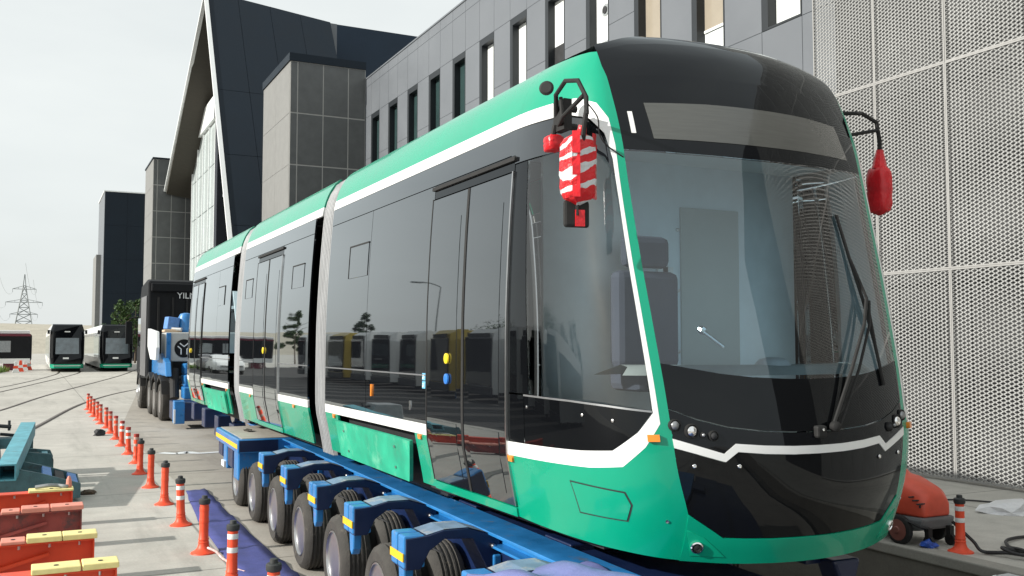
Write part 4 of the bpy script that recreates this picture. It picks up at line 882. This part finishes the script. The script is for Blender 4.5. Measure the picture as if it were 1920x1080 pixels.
# ------------------------------------------------------------------ RIGHT: pressure washer, hoses, litter
ws = thing('pressure_washer', 'red and grey wheeled pressure washer parked on the kerb below the mesh wall', 'pressure washer', (8.42, 7.5, 0))
def hull(name, secs, m, par, sm=True):
    """loft of cross sections (y, half-width list)"""
    n = len(secs[0]); v = [p for s_ in secs for p in s_]; f = [(i*n+k, i*n+(k+1) % n, (i+1)*n+(k+1) % n, (i+1)*n+k) for i in range(len(secs)-1) for k in range(n)]
    f.append(tuple(range(n))[::-1]); f.append(tuple((len(secs)-1)*n+k for k in range(n)))
    o = obj(name, v, f, m, par, False); bm = bmesh.new(); bm.from_mesh(o.data); bmesh.ops.recalc_face_normals(bm, faces=bm.faces); bm.to_mesh(o.data); bm.free(); return o
def wsec(y, zt, hwid, z0=.30):
    c = 8.56; return [(c-hwid, y, z0), (c-hwid*.98, y, z0+(zt-z0)*.55), (c-hwid*.8, y, zt-.05), (c-hwid*.45, y, zt), (c+hwid*.45, y, zt), (c+hwid*.8, y, zt-.05), (c+hwid*.98, y, z0+(zt-z0)*.55), (c+hwid, y, z0)]
o = hull('hood', [wsec(6.92, .52, .19), wsec(7.0, .60, .23), wsec(7.22, .68, .25), wsec(7.38, .70, .26), wsec(7.46, .76, .26), wsec(7.75, .80, .26), wsec(8.0, .76, .24), wsec(8.06, .6, .22)], M_washer, ws)
bv = o.modifiers.new('b', 'BEVEL'); bv.width = .03; bv.segments = 3; o.data.polygons.foreach_set('use_smooth', [True]*len(o.data.polygons))
MB().prism([(6.90, .30), (6.94, .17), (7.2, .13), (7.9, .13), (8.08, .22), (8.08, .30)], 8.31, 8.81, 'x').build('chassis', M_washergrey, ws, bevel=.03)
for k in range(3): MB().box(8.28, 8.40, 6.93+k*.05, 6.95+k*.05, .44+.03*k, .452+.03*k).build('vent_slot', M_under, o)
MB().box(8.335, 8.41, 6.955, 6.962, .40, .43).build('maker_label', M_under, o)
for x in (8.27, 8.80): 
    q = MB().lathe([(.05,-.03),(.13,-.035),(.15,-.025),(.155,0),(.15,.025),(.13,.035),(.05,.03)], (x, 7.16, .155), (1, 0, 0), 22).build('wheel', M_rubber, ws, autos=35)
    MB().lathe([(.115,0),(.11,.038),(.04,.045),(.03,.055),(.001,.056)], (x, 7.16, .155), (-1 if x < 8.5 else 1, 0, 0), 18).build('hub', mat('brown_hub', (.20, .07, .055), .6, var=.2), q, autos=35)
for x in (8.40, 8.72): MB().lathe([(.02,-.02),(.06,-.02),(.06,.02),(.02,.02)], (x, 6.9, .06), (1, 0, 0), 14).box(x-.03, x+.03, 6.88, 6.93, .08, .2).build('castor', M_rubber, ws)
MB().tube(spline([(8.29, 7.3, .27), (8.26, 7.1, .27), (8.30, 6.92, .22), (8.40, 6.9, .2)], 5), .014, 6).build('side_hose', M_cable, ws)
tag(MB().tube(spline([(8.40, 6.86, .3), (8.52, 6.72, .12), (8.56, 6.62, .025), (8.9, 6.5, .022), (9.5, 6.45, .022), (10.3, 6.6, .022), (11, 6.2, .022)], 8), .018, 6).build('water_hose', M_cable, None), 'black hose running from the pressure washer across the pavement', 'hose')
hs = spline([(8.56, 6.58, .03), (8.62, 6.40, .05), (8.72, 6.22, .04), (8.62, 6.34, .06), (8.66, 6.5, .08), (8.8, 6.42, .05), (8.95, 6.25, .03), (9.0, 6.0, .03), (8.8, 5.9, .03), (8.70, 6.1, .06), (8.75, 6.35, .08), (8.9, 6.6, .05), (9.3, 6.9, .03), (9.8, 6.9, .02), (10.4, 6.4, .02)], 8)
tag(MB().tube(hs, .017, 6).build('coiled_cable', M_cable, None), 'loose coil of black cable lying on the pavement beyond the bollard', 'cable')
tag(MB().tube(spline([(9.5, 9.9, .02), (10.4, 9.3, .02), (11.2, 8.9, .02), (11.5, 8.0, .02), (11.2, 7.2, .02)], 8), .012, 5).build('thin_cable', M_cable, None), 'thin dark cable along the foot of the mesh wall', 'cable')
lump('plastic_sheet', (11.0, 8.15, 0), (.42, .28), M_plastic, 'crumpled white plastic sheet on the pavement near the mesh wall', 'plastic sheet', 11, .25)
lump('blue_bag', (8.30, 7.06, .012), (.09, .07), mat('blue_bag', (.03, .09, .42), .3, var=.4, vscale=20), 'small shiny blue plastic bag under the pressure washer', 'bag', 12, .7)
lump('yellow_vest', (10.6, 10.2, 0), (.18, .15), mat('hi_vis', (.55, .72, .05), .7, var=.3, vscale=12), 'crumpled yellow green vest at the foot of the mesh wall', 'vest', 13, 1.2)
jb = thing('junction_box', 'small pale grey box with a lamp fixed to the channel wall', 'junction box', (7.98, 6.0, -.2))
MB().box(7.90, 8.07, 5.86, 6.0, -.28, .0).build('case', mat('box_grey', (.50, .52, .53), .5, var=.06), jb, bevel=.01); MB().box(7.895, 7.9, 5.88, 5.98, -.26, -.03).build('cover', M_greysteel, jb)
MB().lathe([(.03, 0), (.03, .04), (.02, .05)], (7.98, 6.05, -.05), (-1, 0, 0), 12).build('lamp', M_whiteal, jb)

ws.location = Vector((8.34, 7.68, 0))
# ------------------------------------------------------------------ BUILDINGS
# mesh-clad block
MX, MY1 = 12.6, 13.0
mbk = thing('mesh_clad_building', 'building block wrapped in pale expanded metal mesh panels', 'building', (MX+3, 8, 0))
MB().box(MX+.45, MX+9, -14, MY1-.1, 0, 13.0).build('wall', M_behind, mbk)
PW, PH = 1.395, 3.22
ncol, nrow = 10, 26*2
L_, S_ = PW/ncol, PH/nrow
pv, pf_ = [], []
def cell(cy, cz):
    b = len(pv); o_ = .014
    pv.extend([(0, cy-L_/2, cz), (0, cy, cz+S_/2), (0, cy+L_/2, cz), (0, cy, cz-S_/2)])
    k1, k2 = .66, .64
    pv.extend([(.0, cy-L_/2*k1, cz+.0), (o_, cy, cz+S_/2*k2), (.0, cy+L_/2*k1, cz), (-o_, cy, cz-S_/2*k2)])
    for i in range(4): j = (i+1) % 4; pf_.append((b+i, b+j, b+4+j, b+4+i))
for j in range(nrow*2):
    for i in range(ncol + (1 if j % 2 else 0)):
        cy = (i + (.5 if j % 2 == 0 else 0))*L_; cz = (j+1)*S_/2
        if cz > PH - S_/2: continue
        if j % 2 and (i == 0 or i == ncol): continue
        cell(cy, cz)
pme = bpy.data.meshes.new('mesh_panel'); pme.from_pydata(pv, [], pf_); pme.materials.append(M_mesh)
fm = MB().box(-.012, .03, 0, .024, 0, PH).box(-.012, .03, PW-.024, PW, 0, PH).box(-.012, .03, .024, PW-.024, 0, .024).box(-.012, .03, .024, PW-.024, PH-.024, PH)
fme = bpy.data.meshes.new('panel_frame'); fme.from_pydata(fm.v, [], fm.f); fme.materials.append(M_meshframe)
base = wloc(mbk)
for c in range(13):
    for r_ in range(4):
        o = bpy.data.objects.new('mesh_panel', pme); COL.objects.link(o); o.parent = mbk; o.rotation_euler = (0, R(random.uniform(-.12, .12)), R(random.uniform(-.25, .25))); o.location = Vector((MX, MY1 - (c+1)*(PW+.005), .04 + r_*(PH+.004))) - base
        q = bpy.data.objects.new('panel_frame', fme); COL.objects.link(q); q.parent = o
# grey wing with tall narrow windows
WX, WY0, WY1, WZ = 13.2, -14.0, 41.56, 14.1
wg = thing('grey_office_wing', 'long grey panel clad office wing with a row of tall narrow windows', 'building', (WX+4, 28, 0))
MB().box(WX+.36, WX+12, MY1-.3, WY1, 0, WZ-.06).build('core_wall', M_wingjoint, wg)
per, w0, wd = 2.334, 13.91, 1.15
starts = [w0 + per*k for k in range(12)]
ys = sorted(set([12.75] + [y for s0 in starts for y in (s0, s0+wd)] + [WY1]))
zr = [0.02, 2.1, 4.2, 6.3, 8.48, 10.4, 12.32, 13.72, WZ]
def is_win(y0, y1): return any(abs(y0-s0) < .01 for s0 in starts)
for i in range(len(ys)-1):
    y0, y1 = ys[i], ys[i+1]
    for za, zb in (((0, 8.48), (12.32, WZ-.06)) if is_win(y0, y1) else ((0, WZ-.06),)): MB().box(WX+.012, WX+.359, y0, y1, za, zb).build('wall_pier', M_wingjoint, wg)
    for j in range(len(zr)-1):
        if is_win(y0, y1) and 8.4 < (zr[j]+zr[j+1])/2 < 12.32: continue
        MB().box(WX, WX+.011, y0+.007, y1-.007, zr[j]+.007, zr[j+1]-.007).build('cladding_panel', M_wing, wg)
MB().box(WX-.03, WX+.6, 12.75, WY1-.01, WZ, WZ+.06).build('coping', M_wing, wg)
for k, s0 in enumerate(starts):
    wdw = thing('window', '', '') if False else None
    z0, z1 = 8.48, 12.32
    fr_ = MB().box(WX-.005, WX+.30, s0+wd-.19, s0+wd-.005, z0+.005, z1-.005).box(WX-.005, WX+.30, s0+.005, s0+.04, z0+.005, z1-.005).box(WX-.005, WX+.30, s0+.04, s0+wd-.19, z1-.22, z1-.005).box(WX-.005, WX+.30, s0+.04, s0+wd-.19, z0+.005, z0+.05).build('window', M_frame, wg)
    pane_m = M_winglass if k > 6 else (M_skypane if k not in (1, 2, 9) else M_skypane)
    MB().box(WX+.22, WX+.24, s0+.045, s0+wd-.195, z0+.055, z1-.225).build('pane', pane_m, fr_)
    MB().box(WX+.20, WX+.219, s0+.30 if k > 6 else s0+.06, s0+.335 if k > 6 else s0+.09, z0+.06, z1-.23).build('mullion', M_greysteel if k > 6 else M_frame, fr_)
    if k == 4: MB().box(WX+.21, WX+.218, s0+.1, s0+wd-.21, 9.75, 10.75).build('dark_pane', M_under, fr_)
    if k == 3:
        MB().lathe([(.17, 0), (.17, .012), (.12, .014)], (WX+.218, s0+.5, 11.0), (-1, 0, 0), 20).build('round_vent', M_greysteel, fr_); MB().lathe([(.10, 0), (.10, .02), (.03, .024)], (WX+.20, s0+.5, 11.0), (-1, 0, 0), 16).build('vent_core', M_under, fr_)
        MB().box(WX+.205, WX+.218, s0+.1, s0+wd-.21, 10.1, 10.16).build('rail', M_greysteel, fr_)
    if k in (1, 2):
        zb = 9.15 if k == 1 else 9.5
        MB().box(WX+.205, WX+.218, s0+.1, s0+wd-.21, zb, z1-.24).build('roller_blind', M_blindbrown, fr_); MB().box(WX+.18, WX+.204, s0+.1, s0+wd-.21, zb-.05, zb+.01).build('blind_rail', M_whiteal, fr_)

def tile_block(name, label, x0, x1, y0, y1, ztop, tw, th, cap=.35):
    t = thing(name, label, 'building', ((x0+x1)/2, (y0+y1)/2, 0))
    MB().box(x0+.014, x1, y0+.014, y1, 0, ztop-.02).build('wall', M_grout, t)
    nrows = int(math.ceil((ztop-cap)/th)); j = 0; zt = ztop - cap
    while zt > 0:
        zb = max(.02, zt-th); i = 0; x = x0+.012; first = True
        while x < x1-.02:
            xe = min(x1, x + (tw*.28 if first else tw)); first = False
            MB().box(x+.02, xe-.03, y0, y0+.013, zb+.03, zt-.03).build('tile', M_tileshade, t); x = xe
        y = y0+.06
        while y < y1-.02:
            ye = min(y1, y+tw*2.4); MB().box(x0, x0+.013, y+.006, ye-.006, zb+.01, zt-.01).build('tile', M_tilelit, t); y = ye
        zt -= th
    MB().box(x0-.06, x1, y0-.06, y1, ztop-cap+.002, ztop).build('coping', M_navy, t)
    return t
tile_block('tile_clad_tower', 'tile clad block with pale side and dark gridded front next to grey wing', 9.76, 13.19, 41.56, 47.1, 14.9, 1.15, 2.3)
tile_block('tall_tile_clad_tower', 'tall tile clad block with pale narrow side beyond the gabled hall', 7.58, 13.6, 75.3, 81.0, 16.0, 1.02, 1.95, .12)
# gabled hall
hl = thing('gabled_hall', 'dark navy hall with a tall pointed overhanging gable and white edge', 'building', (14, 58, 0))
GX = 8.5; apex = (57.6, 22.9); nf_ = (43.75, 0.0); ff_ = (75.2, 13.6)
XB = 30
def lean(z): return nf_[0] + (apex[0]-nf_[0])*z/apex[1]
# near leaning side wall as wide standing cladding sheets
XS = [GX, 10.3, 12.15, 13.95, 15.8]
ztop = [22.9, 22.65, 22.4, 22.15, 21.9]
for i in range(len(XS)-1):
    a, b = XS[i]+.01, XS[i+1]-.01; zb = 0
    for z0, z1 in ((0, 4), (4, 8), (8, 12), (12, 16), (16, 99)):
        za, zc = min(z1, ztop[i])-.02, min(z1, ztop[i+1])-.02
        obj('cladding_sheet', [(a, lean(z0), z0), (b, lean(z0), z0), (b, lean(zc), zc), (a, lean(za), za), (a, lean(z0)+.08, z0), (b, lean(z0)+.08, z0), (b, lean(zc)+.08, zc), (a, lean(za)+.08, za)], [(0,1,2,3),(4,7,6,5),(0,4,5,1),(1,5,6,2),(2,6,7,3),(3,7,4,0)], M_navy, hl)
obj('inner_wall', [(GX+.2, lean(0)+.12, 0), (15.7, lean(0)+.12, 0), (15.7, lean(21.6)+.12, 21.6), (GX+.2, lean(22.3)+.12, 22.3)], [(0,1,2,3)], M_navyjoint, hl)
obj('roof', [(GX, apex[0], 22.9), (GX, ff_[0], ff_[1]), (15.8, ff_[0], ff_[1]-1), (15.8, lean(21.8)+.1, 21.8), (GX, apex[0], 22.5), (GX, ff_[0]-.2, ff_[1]-.35), (15.8, ff_[0]-.2, ff_[1]-1.35), (15.8, lean(21.8)+.1, 21.5)], [(0,1,2,3),(4,7,6,5),(0,4,5,1),(1,5,6,2),(2,6,7,3)], M_soffit, hl)
MB().bar((GX-.05, lean(22.3), 22.3), (GX-.05, lean(0), 0), .13, .22, up=(1, 0, 0)).build('white_edge', M_whiteal, hl)
MB().bar((GX-.05, apex[0], 22.45), (GX-.05, ff_[0], ff_[1]-.1), .13, .22, up=(1, 0, 0)).build('white_edge', M_whiteal, hl)
MB().box(16.3, 40, 60, 75, 0, 22.85).build('rear_block', mat('navy_rear', (.020, .034, .055), .55, spec=.2, var=.08, vscale=.7), hl)
MB().box(15.85, 16.28, 57.2, 62.05, 0, 21.9).build('corner_fin', M_wing, hl)
# glazing below the gable
MB().box(10.6, 10.9, 54.0, 62.2, 0, 15.5).build('interior_shade', M_under, hl)  # dark slab, the shade of the unlit hall interior as colour
for k in range(4):
    for j in range(6): MB().box(10.02, 10.10, 62.5+k*2.5, 64.94+k*2.5, .1+j*2.72, 2.76+j*2.72).build('curtain_pane', M_curtain, hl)
for k in range(5): MB().box(9.93, 10.15, 62.38+k*2.5, 62.5+k*2.5, 0, 16.4).build('mullion', M_whiteal, hl)
MB().box(9.8, 10.2, 62.2, 72.7, 16.41, 17.9).build('header', M_whiteal, hl)
MB().box(9.9, 10.5, 61.2, 62.19, 0, 19.8).build('pier', M_navyjoint, hl)
for z in (4, 7.5, 11, 14): MB().bar((10.3, lean(z)+1.0, z), (10.3, 61.0, z+.3), .18).build('truss_chord', M_greysteel, hl); 
for k in range(5): MB().bar((10.3, 54+k*1.2, 4 if k % 2 else 7.5), (10.3, 55.2+k*1.2, 14 if k % 2 else 11), .12).build('truss_web', M_greysteel, hl)
# dark block further on
db = thing('dark_slab_building', 'tall plain dark navy slab building behind the parked trams', 'building', (11, 134, 0))
for i in range(5):
    for j in range(5): MB().box(7.35+i*2.6, 9.93+i*2.6, 128, 128.06, j*4.2, j*4.2+4.18).build('cladding_sheet', M_navy, db)
MB().box(7.36, 20.3, 128.07, 140, 0, 20.95).build('wall', M_navyjoint, db); MB().box(7.3, 7.355, 128.0, 139.9, 0, 20.95).build('side_wall', M_wing, db)
MB().box(6.75, 7.29, 133, 140, 0, 13.5).build('stair_tower', M_tilelit, db); MB().box(7.2, 20.4, 127.9, 140, 20.96, 21.1).build('coping', M_whiteal, db)

# ------------------------------------------------------------------ PARKED TRAMS, far tram, hill, pylon
def parked(loc, label):
    t = thing('parked_tram', label, 'tram', loc, 'trams parked head-on at the back of the yard'); x, y, _ = loc
    sec = lambda yy, hw_, z0, z1, dy=0: [(x-hw_*.93, yy, z0), (x-hw_, yy, z0+.45), (x-hw_, yy+dy*.5, z1-.5), (x-hw_*.86, yy+dy, z1), (x+hw_*.86, yy+dy, z1), (x+hw_, yy+dy*.5, z1-.5), (x+hw_, yy, z0+.45), (x+hw_*.93, yy, z0)]
    hull('body', [sec(y+.55, 1.18, .3, 3.5, .35), sec(y+1.2, 1.2, .28, 3.55), sec(y+28, 1.2, .28, 3.55), sec(y+29.3, 1.05, .35, 3.4)], M_white, t)
    hull('front_mask', [sec(y, .97, .62, 3.5, .5), sec(y+.2, 1.13, .6, 3.58, .45), sec(y+.54, 1.17, .58, 3.6, .36)], M_mask, t)
    hull('bumper', [[(x-.85, y-.02, .30), (x-.9, y-.03, .60), (x+.9, y-.03, .60), (x+.85, y-.02, .30)], [(x-1.12, y+.5, .30), (x-1.16, y+.5, .60), (x+1.16, y+.5, .60), (x+1.12, y+.5, .30)]], M_green, t)
    MB().box(x-.95, x+.95, y-.045, y-.035, .46, .50).build('bumper_line', M_bandw, t)
    MB().add([(x-.80, y-.02, 1.35), (x+.80, y-.02, 1.35), (x+.78, y+.20, 2.55), (x-.78, y+.20, 2.55)], [(0,1,2,3)]).build('windscreen', mat('far_windscreen', (.07, .095, .11), .1, var=.4, vscale=2.5, ior=2.0), t)
    MB().box(x-.28, x+.12, y-.05, y-.04, .98, 1.10).build('number_board', M_whiteal, t); MB().box(x-.20, x+.18, y+.14, y+.15, 2.98, 3.06).build('route_sign', M_bandw, t)
    for s_ in (-1, 1):
        MB().box(*sorted((x+s_*1.201, x+s_*1.215)), y+1.3, y+28, 1.05, 2.75).build('window_band', M_pane, t)
        MB().tube([(x+s_*1.1, y+.6, 3.1), (x+s_*1.3, y+.35, 3.05)], .03, 6).box(*sorted((x+s_*1.2, x+s_*1.36)), y+.3, y+.42, 2.85, 3.15).build('mirror', M_rubber, t)
    for yy in (y+2.5, y+14, y+26): MB().box(x-1.0, x+1.0, yy, yy+2, .02, .35).build('bogie', M_under, t)
parked((2.19, 79.0, 0), 'parked tram with black front and green bumper beside the grass strip')
parked((5.62, 79.0, 0), 'parked tram with black front and green bumper, half hidden by the black truck')
lt = thing('dark_parked_tram', 'dark parked tram with maroon stripe seen side-on behind the grass strip', 'tram', (-5, 86, 0))
MB().box(-14, -.2, 86, 88.5, .75, 2.9).build('body', M_truck, lt, bevel=.15); MB().box(-14, -.3, 85.96, 88.5, 2.72, 2.9).build('maroon_stripe', M_maroon, lt); MB().box(-14, -.35, 86.2, 88.3, 2.905, 3.2).build('roof', M_bandw, lt, bevel=.06)
MB().box(-14, -.3, 85.95, 88.5, .55, .95).build('skirt', M_bandw, lt)
for k in range(5): MB().box(-2.6-k*2.0, -1.7-k*2.0, 85.97, 85.99, 1.45, 2.35).build('window', M_greysteel, lt)
for k in range(4): MB().box(-13+k*3.6, -12+k*3.6, 86.2, 88, 0, .56).build('bogie', M_maroon, lt)
# grass bank
gv, gf = [], []; rnd = random.Random(3)
for k in range(5200):
    x = rnd.uniform(-9, -.9); y = rnd.uniform(76.5, 83.5)
    if x > -2.1 + (83.5-y)*.0 + .12*(y-80): continue
    h = rnd.uniform(.25, .6)*(1 - .2*rnd.random()); a = rnd.uniform(0, 3.14); wq = .05; b = len(gv); lx, ly = rnd.uniform(-.12, .12), rnd.uniform(-.12, .12)
    gv += [(x-wq*math.cos(a), y-wq*math.sin(a), 0), (x+wq*math.cos(a), y+wq*math.sin(a), 0), (x+lx, y+ly, h)]; gf.append((b, b+1, b+2))
go = obj('grass', gv, gf, M_grass); go['kind'] = 'stuff'; go['label'] = 'green grass strip beside the parked trams'
for i in range(4):
    x = -1.2 + i*.28; y = 80 + i*2.4
    b = thing('safety_barrier', 'red and white plastic barrier at the end of the grass strip', 'barrier', (x, y, 0), 'barriers by the grass'); MB().prism([(-.3, 0), (.3, 0), (.18, .35), (.1, .9), (-.1, .9), (-.18, .35)], y-.5, y+.5, 'y')
    MB().prism([(x-.25, 0), (x+.25, 0), (x+.14, .3), (x+.08, .85), (x-.08, .85), (x-.14, .3)], y-.5, y+.5, 'y').build('body', M_bollard if i % 2 else M_bandw, b, bevel=.02); MB().box(x-.16, x+.16, y-.51, y-.505, .3, .5).build('panel', M_bandw if i % 2 else M_bollard, b)
# dry hill on the horizon
hv, hf = [], []
for j in range(9):
    for i in range(61):
        x = -420 + i*14; t = j/8; y = 230 + t*160; hgt = 8.9*(math.sin(min(1, t*1.25)*math.pi/2)) + .5*math.sin(i*.35)*t + .35*math.sin(i*.9+1)*t
        hv.append((x, y, hgt if j else -.5))
for j in range(8):
    for i in range(60): a = j*61+i; hf.append((a, a+1, a+62, a+61))
structure(obj('dry_hill', hv, hf, M_far, None, True))
# lattice pylon beyond the hill
py = thing('electricity_pylon', 'grey lattice electricity pylon standing behind the dry hill', 'pylon', (-4.4, 470, 0))
PXc, PYc = -4.6, 470.0
def wdt(z): return 4.6*(1-z/27.0)**1.0 + .5 if z < 26 else .5
mb = MB(); lv = [0, 4.5, 8.5, 12, 15, 18, 21, 24, 27.5, 32.5]
for i in range(len(lv)-1):
    a, b = lv[i], lv[i+1]; wa, wb = max(.12, wdt(a)), max(.06, wdt(b))
    if i == len(lv)-2: wb = .05
    for sx in (-1, 1):
        for sy in (-1, 1): mb.bar((PXc+sx*wa, PYc+sy*wa, a), (PXc+sx*wb, PYc+sy*wb, b), .28)
    for sy in (-1, 1): mb.bar((PXc-wa, PYc+sy*wa, a), (PXc+wb, PYc+sy*wb, b), .16); mb.bar((PXc+wa, PYc+sy*wa, a), (PXc-wb, PYc+sy*wb, b), .16); mb.bar((PXc-wb, PYc+sy*wb, b), (PXc+wb, PYc+sy*wb, b), .16)
mb.build('tower', M_pylon, py)
for z, l_ in ((15, 5.4), (20.2, 7.2), (26, 4.6)):
    for s_ in (-1, 1):
        mb = MB(); mb.bar((PXc, PYc, z), (PXc+s_*l_, PYc, z+.1), .22); mb.bar((PXc, PYc, z+1.6), (PXc+s_*l_, PYc, z+.1), .18); mb.bar((PXc+s_*l_*.5, PYc, z), (PXc+s_*l_*.5, PYc, z+.85), .12); mb.bar((PXc+s_*l_, PYc, z+.1), (PXc+s_*l_, PYc, z-1.4), .14); mb.build('cross_arm', M_pylon, py)
        x2 = PXc+s_*l_
        mb = MB(); mb.tube([(x2 - 3.6*t, PYc - 260*t*.35, z-1.4 - 9*(4*t*(1-t))*.5 + 6*t) for t in np.linspace(0, 1, 14)], .035, 4); mb.build('power_line', M_pylon, py)

# ------------------------------------------------------------------ TREES
def tree(name, label, x, y, h, rad, m, seed, group, n=2600, cone=False, z0=.22):
    rnd = random.Random(seed); t = thing(name, label, 'tree', (x, y, 0), group)
    mb = MB(); mb.tube([(x, y, 0), (x+.05, y, h*.3), (x-.05, y+.05, h*.62), (x, y, h*.9)], [.03*h*.6, .022*h*.6, .012*h*.6, .004*h], 7)
    for k in range(9):
        a = rnd.uniform(0, 6.28); zb = h*rnd.uniform(.25, .7); l_ = rad*rnd.uniform(.5, .85); mb.tube([(x, y, zb), (x+l_*.5*math.cos(a), y+l_*.5*math.sin(a), zb+.12*h), (x+l_*math.cos(a), y+l_*math.sin(a), zb+.18*h)], [.012*h*.6, .008*h*.6, .003*h], 5)
    mb.build('trunk', M_bark, t)
    cl = []
    for k in range(34):
        a = rnd.uniform(0, 6.28); tz = rnd.random(); z = h*(z0+(1-z0)*tz); rr = rad*((1-tz)**.8*.95+.05 if cone else math.sqrt(max(.05, 1-(2*tz-1)**2)))*rnd.uniform(.35, 1)
        cl.append((x+rr*math.cos(a), y+rr*math.sin(a), z, rad*rnd.uniform(.16, .34)*(.7 if cone else 1)))
    v, f = [], []; s_ = h*.022
    for k in range(n):
        c = rnd.choice(cl); d = Vector((rnd.gauss(0, 1), rnd.gauss(0, 1), rnd.gauss(0, .8))).normalized()*c[3]*rnd.random()**.4; p = Vector(c[:3]) + d
        q = Euler((rnd.uniform(-.9, .9), rnd.uniform(-.9, .9), rnd.uniform(0, 6.28))).to_matrix(); b = len(v); e = s_*rnd.uniform(.7, 1.4)
        v += [tuple(p + q @ Vector(k_)) for k_ in ((-e, 0, 0), (0, -e*.5, 0), (e, 0, 0), (0, e*.5, 0))]; f.append((b, b+1, b+2, b+3))
    obj('crown', v, f, m, t)
GT = 'trees in front of the dark slab building'
for i, (x, y, h, r_, m_, lab) in enumerate(((8.3, 112, 6.6, 1.7, M_leaf, 'light green leafy tree in front of dark slab, fully in view'), (9.9, 113, 7.2, 1.9, M_leaf, 'green tree between the leafy tree and pale tiled block'), (6.6, 118, 4.2, 1.6, M_leafdark, 'low dark bush tree above the second parked tram'))): tree('leafy_tree', lab, x, y, h, r_, m_, 20+i, GT)

M_asphalt = concrete('asphalt', (.060, .058, .056))
structure(obj('parking_apron', [(-60, -40, .004), (-3.2, -40, .004), (-3.2, 66, .004), (-6, 90, .004), (-60, 90, .004)], [(0, 1, 2, 3, 4)], M_asphalt))
# ------------------------------------------------------------------ ACROSS THE YARD (seen mirrored in the tram's glass)
def bus(y, m_body, label, x0=-9.6):
    b = thing('city_bus', label, 'bus', (x0-5.5, y, 0), 'city buses parked nose-out across the yard')
    sec = lambda x, h_, w_, dz=0: [(x, y-w_, .35), (x, y-w_, 2.5+dz), (x-.1, y-w_*.86, h_), (x-.1, y+w_*.86, h_), (x, y+w_, 2.5+dz), (x, y+w_, .35)]
    hull('body', [sec(x0-.02, 2.85, 1.15), sec(x0-.3, 3.05, 1.25), sec(x0-10.6, 3.05, 1.25), sec(x0-11, 2.9, 1.2)], m_body, b)
    MB().box(x0-.02, x0+.03, y-1.12, y+1.12, .64, 2.6).build('windscreen', M_black, b, bevel=.02); MB().box(x0-.02, x0+.02, y-.9, y+.9, 2.62, 2.84).build('sign', M_under, b)
    MB().box(x0-.02, x0+.06, y-1.2, y+1.2, .30, .62).build('bumper', M_under, b, bevel=.03)
    for s_ in (-1, 1):
        MB().box(x0-10.4, x0-.6, *sorted((y+s_*1.251, y+s_*1.262)), 1.25, 2.5).build('window_band', M_pane, b); MB().lathe([(.1, 0), (.1, .03)], (x0+.0, y+s_*.85, .85), (1, 0, 0), 12).build('headlamp', M_chrome, b)
        for xx in (x0-2.4, x0-8): MB().lathe([(.2,-.13),(.46,-.14),(.48,-.08),(.48,.08),(.46,.14),(.2,.13)], (xx, y+s_*1.1, .48), (0, 1, 0), 20).build('wheel', M_tyre, b)
for k in range(12):
    yel = k in (5, 9)
    bus(17.5+k*3.75, M_busyellow if yel else M_bandw, 'yellow city bus parked nose-out among white buses, mirrored in the tram side' if yel else 'white city bus parked nose-out across the yard, mirrored in the tram side')
for i, (x, y, h, r_) in enumerate(((-27, 22, 5.0, 3.4), (-28, 29, 4.6, 3.6), (-26, 35, 5.2, 3.8), (-28, 52, 4.4, 3.4), (-27, 66, 4.6, 3.4), (-24, 92, 6.5, 1.9), (-20, 104, 7.5, 2.0))):
    tree('yard_tree', ['broad green tree behind the parked buses, mirrored in the tram side', 'tall conical evergreen beyond the buses, mirrored in the tram side'][i > 4], x, y, h, r_, M_leafdark if i % 2 else M_leaf, 60+i, 'conical evergreens beyond the buses' if i > 4 else 'broad trees behind the buses', 4200, i > 4)
lamp = thing('street_lamp', 'tall grey street lamp behind the parked buses, mirrored in the tram side', 'street lamp', (-22, 68, 0))
MB().tube([(-22, 68, 0), (-22, 68, 8.4)], [.10, .06], 8).build('pole', M_pylon, lamp); MB().tube([(-22, 68, 8.4), (-21, 68, 8.8), (-20.4, 68, 8.85)], .05, 8).build('arm', M_pylon, lamp); MB().box(-20.5, -19.8, 67.85, 68.15, 8.78, 8.92).build('lamp_head', M_greysteel, lamp, bevel=.03)
def car(x, y, m, label):
    c = thing('parked_car', label, 'car', (x, y, 0), 'cars parked past the buses')
    prof = [(-2.1, .35), (-2.15, .75), (-1.9, .95), (-1.35, 1.02), (-.75, 1.42), (.75, 1.45), (1.55, 1.02), (2.1, .92), (2.15, .4)]
    MB().prism([(y+a, z) for a, z in prof], x-.85, x+.85, 'x').build('body', m, c, bevel=.08)
    MB().prism([(y-1.2, 1.05), (y-.70, 1.36), (y+.70, 1.38), (y+1.35, 1.05)], x-.86, x+.86, 'x').build('side_windows', M_pane, c)
    for a in (-1.3, 1.3):
        for s_ in (-1, 1): MB().lathe([(.15,-.1),(.31,-.1),(.32,0),(.31,.1),(.15,.1)], (x+s_*.78, y+a, .32), (1, 0, 0), 18).build('wheel', M_tyre, c)
    MB().box(x-.7, x+.7, y-2.17, y-2.14, .62, .74).build('headlamps', M_chrome, c)
car(-6.2, 66, M_bandw, 'white car parked past the buses, mirrored in the tram side'); car(-6.4, 72, M_truckgrey, 'grey car parked past the buses, mirrored in the tram side')
